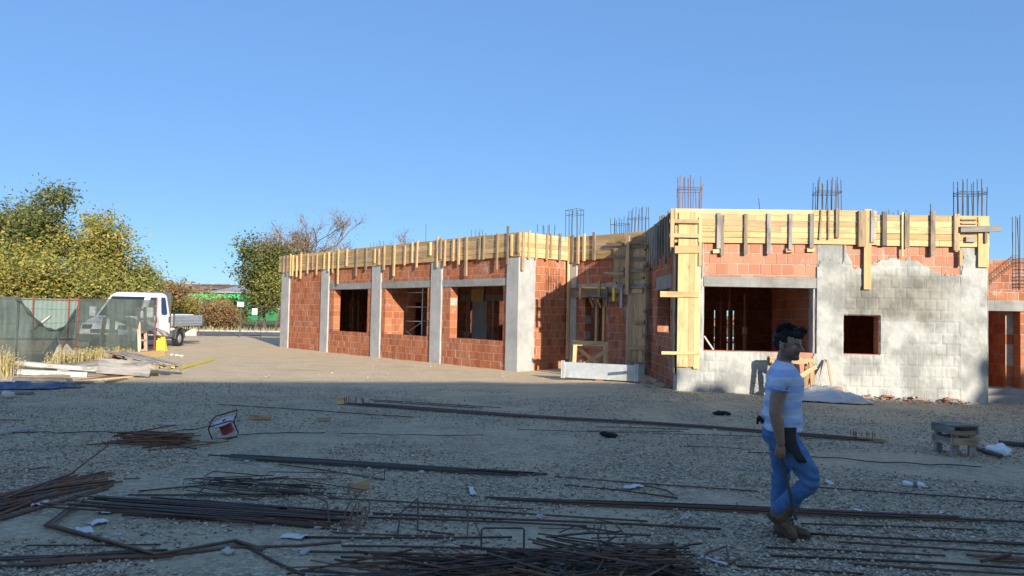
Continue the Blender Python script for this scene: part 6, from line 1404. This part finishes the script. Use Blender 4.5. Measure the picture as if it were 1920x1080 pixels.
body = pobj('body', me, M_skin); body['label'] = 'tanned skin of head, neck, arms and hands'
M_eye = simple('eye_white', (.30,.28,.27), .2, .03, 5, rnd=False)
for s_ in (-1,1):
    m = MB(); c = hp_((.076, s_*.031, .018)); ell(m, c, (.0115,.0115,.0095), 14, 10); eo = pobj('eye', m.mesh('eye', True), M_eye); m = MB(); ell(m, hp_((.0855, s_*.0315, .018)), (.0035,.0055,.0055), 12, 8, RH); pobj('iris', m.mesh('iris', True), M_hair, eo)
# hair
m = MB()
def hh(c, r): ell(m, hp_(c), r, 16, 10, RH)
hh((-.024,0,.078), (.100,.084,.086)); hh((-.055,0,.035), (.064,.074,.070)); hh((.02,0,.108), (.078,.074,.054)); hh((.055,.0,.098), (.048,.062,.040)); hh((.078,.008,.112), (.030,.046,.030)); hh((.092,.012,.135), (.018,.028,.026))
hm2 = remesh(m, .006, 2, .4); displace(hm2, lambda c: .012*mnoise.noise(Vector((c.x*40, c.y*40, c.z*22)))+.006*mnoise.noise(c*90)); hair = pobj('hair', hm2, M_hair)
hair['label'] = 'thick black hair swept up at the front'
rg = random.Random(6); m = MB()
for i in range(620):
    th = rg.uniform(0,6.28); ph = rg.uniform(.0,1.35); d = Vector((math.sin(ph)*math.cos(th), math.sin(ph)*math.sin(th), math.cos(ph)))
    b0_ = Vector((-.016,0,.080))+Vector((d.x*.092,d.y*.078,d.z*.082)); L = rg.uniform(.010,.024)*(1.2 if d.z > .5 else .8); dr = (d+Vector((rg.uniform(.0,.7) if d.x > -.2 else rg.uniform(-.4,.1),rg.gauss(0,.35),rg.uniform(0,.5)))).normalized()
    m.tube([hp_(b0_-d*.01), hp_(b0_+dr*L*.6), hp_(b0_+dr*L+Vector((0,0,.25*L)))], [.0035,.0026,.0006], 4, cap=False)
for i in range(60):
    b0_ = Vector((.085+rg.gauss(0,.012), rg.gauss(.012,.018), .122+rg.gauss(0,.010))); L = rg.uniform(.025,.048); m.tube([hp_(b0_), hp_(b0_+Vector((.016,.004,L*.5))), hp_(b0_+Vector((.010+rg.gauss(0,.008),rg.gauss(0,.01),L)))], [.0055,.004,.0007], 4, cap=False)
tag(pobj('hair_strands', m.mesh('strands'), M_hair, hair), kind='stuff')
# shirt
m = MB()
loft(m, [(-.045,0,.845,.150,.192),(-.048,0,.90,.150,.188),(-.048,0,1.0,.143,.182),(-.042,0,1.10,.143,.188),(-.036,0,1.19,.143,.203),(-.038,0,1.25,.136,.205),(-.044,0,1.30,.112,.178),(-.050,0,1.335,.085,.125),(-.045,0,1.362,.070,.078)], 28)
for s_ in (-1,1):
    e0 = Vector((-.045, s_*.150, 1.268)); e1 = Vector((-.082 if s_ < 0 else -.05, s_*.210, 1.205)); limb(m, [e0, e0.lerp(e1,.5)+Vector((0,s_*.008,0)), e1], [.075,.076,.070], 16)
sm = remesh(m, .007, 4, .5)
def fold(c):
    f_ = .010*mnoise.noise(Vector((c.x*5+1, c.y*5, c.z*13)))+.006*mnoise.noise(Vector((c.x*10, c.y*9+c.z*8, c.z*20+3)))
    low_ = float(sstep(1.10,.88,c.z)); f_ += low_*.008*math.sin(c.z*70+3*mnoise.noise(Vector((c.x*6,c.y*6,2)))+c.x*14)*(.5+mnoise.noise(c*6)); return f_
displace(sm, fold); shirt = pobj('shirt', sm, M_tee); shirt['label'] = 'pale blue T-shirt with broad horizontal stripes'
e1 = Vector((-.076,-.211,1.200))
m = MB(); ring = [Vector((e1.x+.074*math.cos(a), e1.y+.072*math.sin(a)*.9, e1.z-.028+.012*math.cos(a)*-1)) for a in np.linspace(0,2*math.pi,25)]; m.tube(ring, .006, 6); pobj('sleeve_hem', m.mesh('hem', True), M_tee, shirt)
m = MB(); ring = [Vector((-.043+.062*math.cos(a), .064*math.sin(a), 1.362-.010*math.cos(a))) for a in np.linspace(0,2*math.pi,25)]; m.tube(ring, .008, 6); pobj('collar', m.mesh('collar', True), M_tee, shirt)
# jeans
m = MB(); loft(m, [(-.055,0,.93,.115,.155),(-.062,0,.87,.133,.168),(-.068,0,.80,.138,.172),(-.055,0,.74,.115,.165)], 24)
limb(m, [(-.045,-.085,.80),(.055,-.098,.655),(.150,-.105,.50),(.055,-.108,.375),(-.062,-.110,.262)], [.108,.094,.074,.068,.060], 16)
limb(m, [(-.055,.088,.80),(-.058,.092,.65),(-.055,.092,.50),(-.068,.092,.33),(-.066,.092,.17)], [.108,.088,.072,.066,.062], 16)
jm = remesh(m, .007, 3, .5)
def jf(c):
    f_ = .006*mnoise.noise(Vector((c.x*9, c.y*9, c.z*16)))+.005*mnoise.noise(Vector((c.x*20, c.y*18, c.z*30)))
    q_ = float(sstep(.22,.33,c.z)); f_ *= q_; k = math.exp(-((c.z-.50)/.08)**2)+.5*math.exp(-((c.z-.30)/.05)**2)+.6*math.exp(-((c.z-.76)/.06)**2); return f_+k*.007*math.sin(c.z*95+c.x*45+4*mnoise.noise(c*9))
displace(jm, jf); jeans = pobj('jeans', jm, M_denim); jeans['label'] = 'creased bright blue jeans with gathered cuffs'
m = MB(); limb(m, [(-.050,-.110,.272),(-.066,-.111,.258)], [.062,.062], 14, 2); pobj('cuff', m.mesh('cuff', True), M_denim, jeans)
# pouch on the hip, gloves in the back pocket
vs = []; fs = []
for j in range(11):
    for i in range(9):
        a = R(-100+i*6.5); t_ = j/10; z = .885-.25*t_; cx = -.055+.115*t_*t_+.02*t_; r_ = .158-.045*t_; wv = 1-.45*t_; a = R(-88)+(a-R(-88))*wv
        vs.append((cx+r_*math.cos(a)*.92+.008*mnoise.noise(Vector((i*.7,j*.7,0))), .205*math.sin(a)-.006*t_, z))
m = MB(); m.add(vs, [(j*9+i, j*9+i+1, (j+1)*9+i+1, (j+1)*9+i) for j in range(10) for i in range(8)]); o = pobj('tool_pouch', m.mesh('pouch', True), M_pouch); so = o.modifiers.new('s','SOLIDIFY'); so.thickness = .014; o['label'] = 'dark cloth pouch hanging over the near hip'
m = MB()
for k in range(4): limb(m, [(-.195,-.06+.014*k,.90),(-.215-.004*k,-.07+.016*k,.935),(-.232,-.075+.02*k,.915-.012*k)], [.016,.014,.010], 8, 3)
pobj('gloves', remesh(m, .006, 1), M_pouch)['label'] = 'black work gloves tucked in the back pocket'
# boots
def boot(origin, pitch, name):
    m = MB(); B = Matrix.Translation(origin) @ Matrix.Rotation(pitch, 4, 'Y')
    def bl(c, r, n1=16, n2=10): ell(m, B @ Vector(c), r, n1, n2, B.to_3x3())
    bl((-.055,0,.055), (.050,.042,.055)); bl((-.02,0,.065), (.062,.043,.060)); bl((.045,0,.052), (.075,.045,.042)); bl((.105,0,.044), (.058,.047,.036)); bl((.135,0,.040), (.036,.043,.030))
    limb(m, [B @ Vector((-.025,0,.07)), B @ Vector((-.035,0,.13)), B @ Vector((-.038,0,.185))], [.056,.054,.058], 14, 4)
    me_ = remesh(m, .006, 2, .4); displace(me_, lambda c: .003*mnoise.noise(c*40)+.002*mnoise.noise(c*90)); bo = pobj('boot', me_, M_boot)
    m = MB(); out = [(-.105,.0),(-.095,.030),(-.05,.043),(.0,.040),(.06,.047),(.12,.050),(.155,.040),(.172,.015),(.172,-.015),(.155,-.040),(.12,-.050),(.06,-.047),(.0,-.040),(-.05,-.043),(-.095,-.030)]; n = len(out)
    m.add([B @ Vector((x,y,0.0)) for x,y in out]+[B @ Vector((x*1.0,y*1.02,.026)) for x,y in out], [tuple(range(n))[::-1], tuple(range(n,2*n))]+[(i,(i+1)%n,n+(i+1)%n,n+i) for i in range(n)])
    for k in range(7): x = -.085+k*.038; m.box((0,0,0),(0,0,0)) if False else None
    pobj('sole', m.mesh('sole'), M_sole, bo)
    m = MB()
    for k in range(5):
        x = .062-k*.024; z = .088+k*.024; m.tube([B @ Vector((x+.004,-.028,z-.012)), B @ Vector((x+.012,0,z+.004)), B @ Vector((x+.004,.028,z-.012))], .0045, 5)
    m.tube([B @ Vector((.02,-.02,.17)), B @ Vector((.045,-.035,.14)), B @ Vector((.03,-.05,.11))], .0035, 5); pobj('laces', m.mesh('laces'), M_pouch, bo)
    return bo
boot(Vector((-.010,.092,.004)), R(0), 'far'); boot(Vector((-.088,-.112,.135)), R(44), 'near')
# the bar in his hand: a thing of its own
r0_, r1_ = PW @ Vector((-.117,-.196,.925)), PW @ Vector((.054,-.215,.212))
e = empty('iron_bar', r1_, 'dark iron bar held upright in the right hand of the worker', 'iron bar')
MB().tube([r0_, r0_.lerp(r1_,.5), r1_], .0125, 8).obj('shaft', M_dark, e); MB().tube([r0_.lerp(r1_,-.01), r0_.lerp(r1_,.06)], .0155, 8).obj('end_cap', M_dark, e)
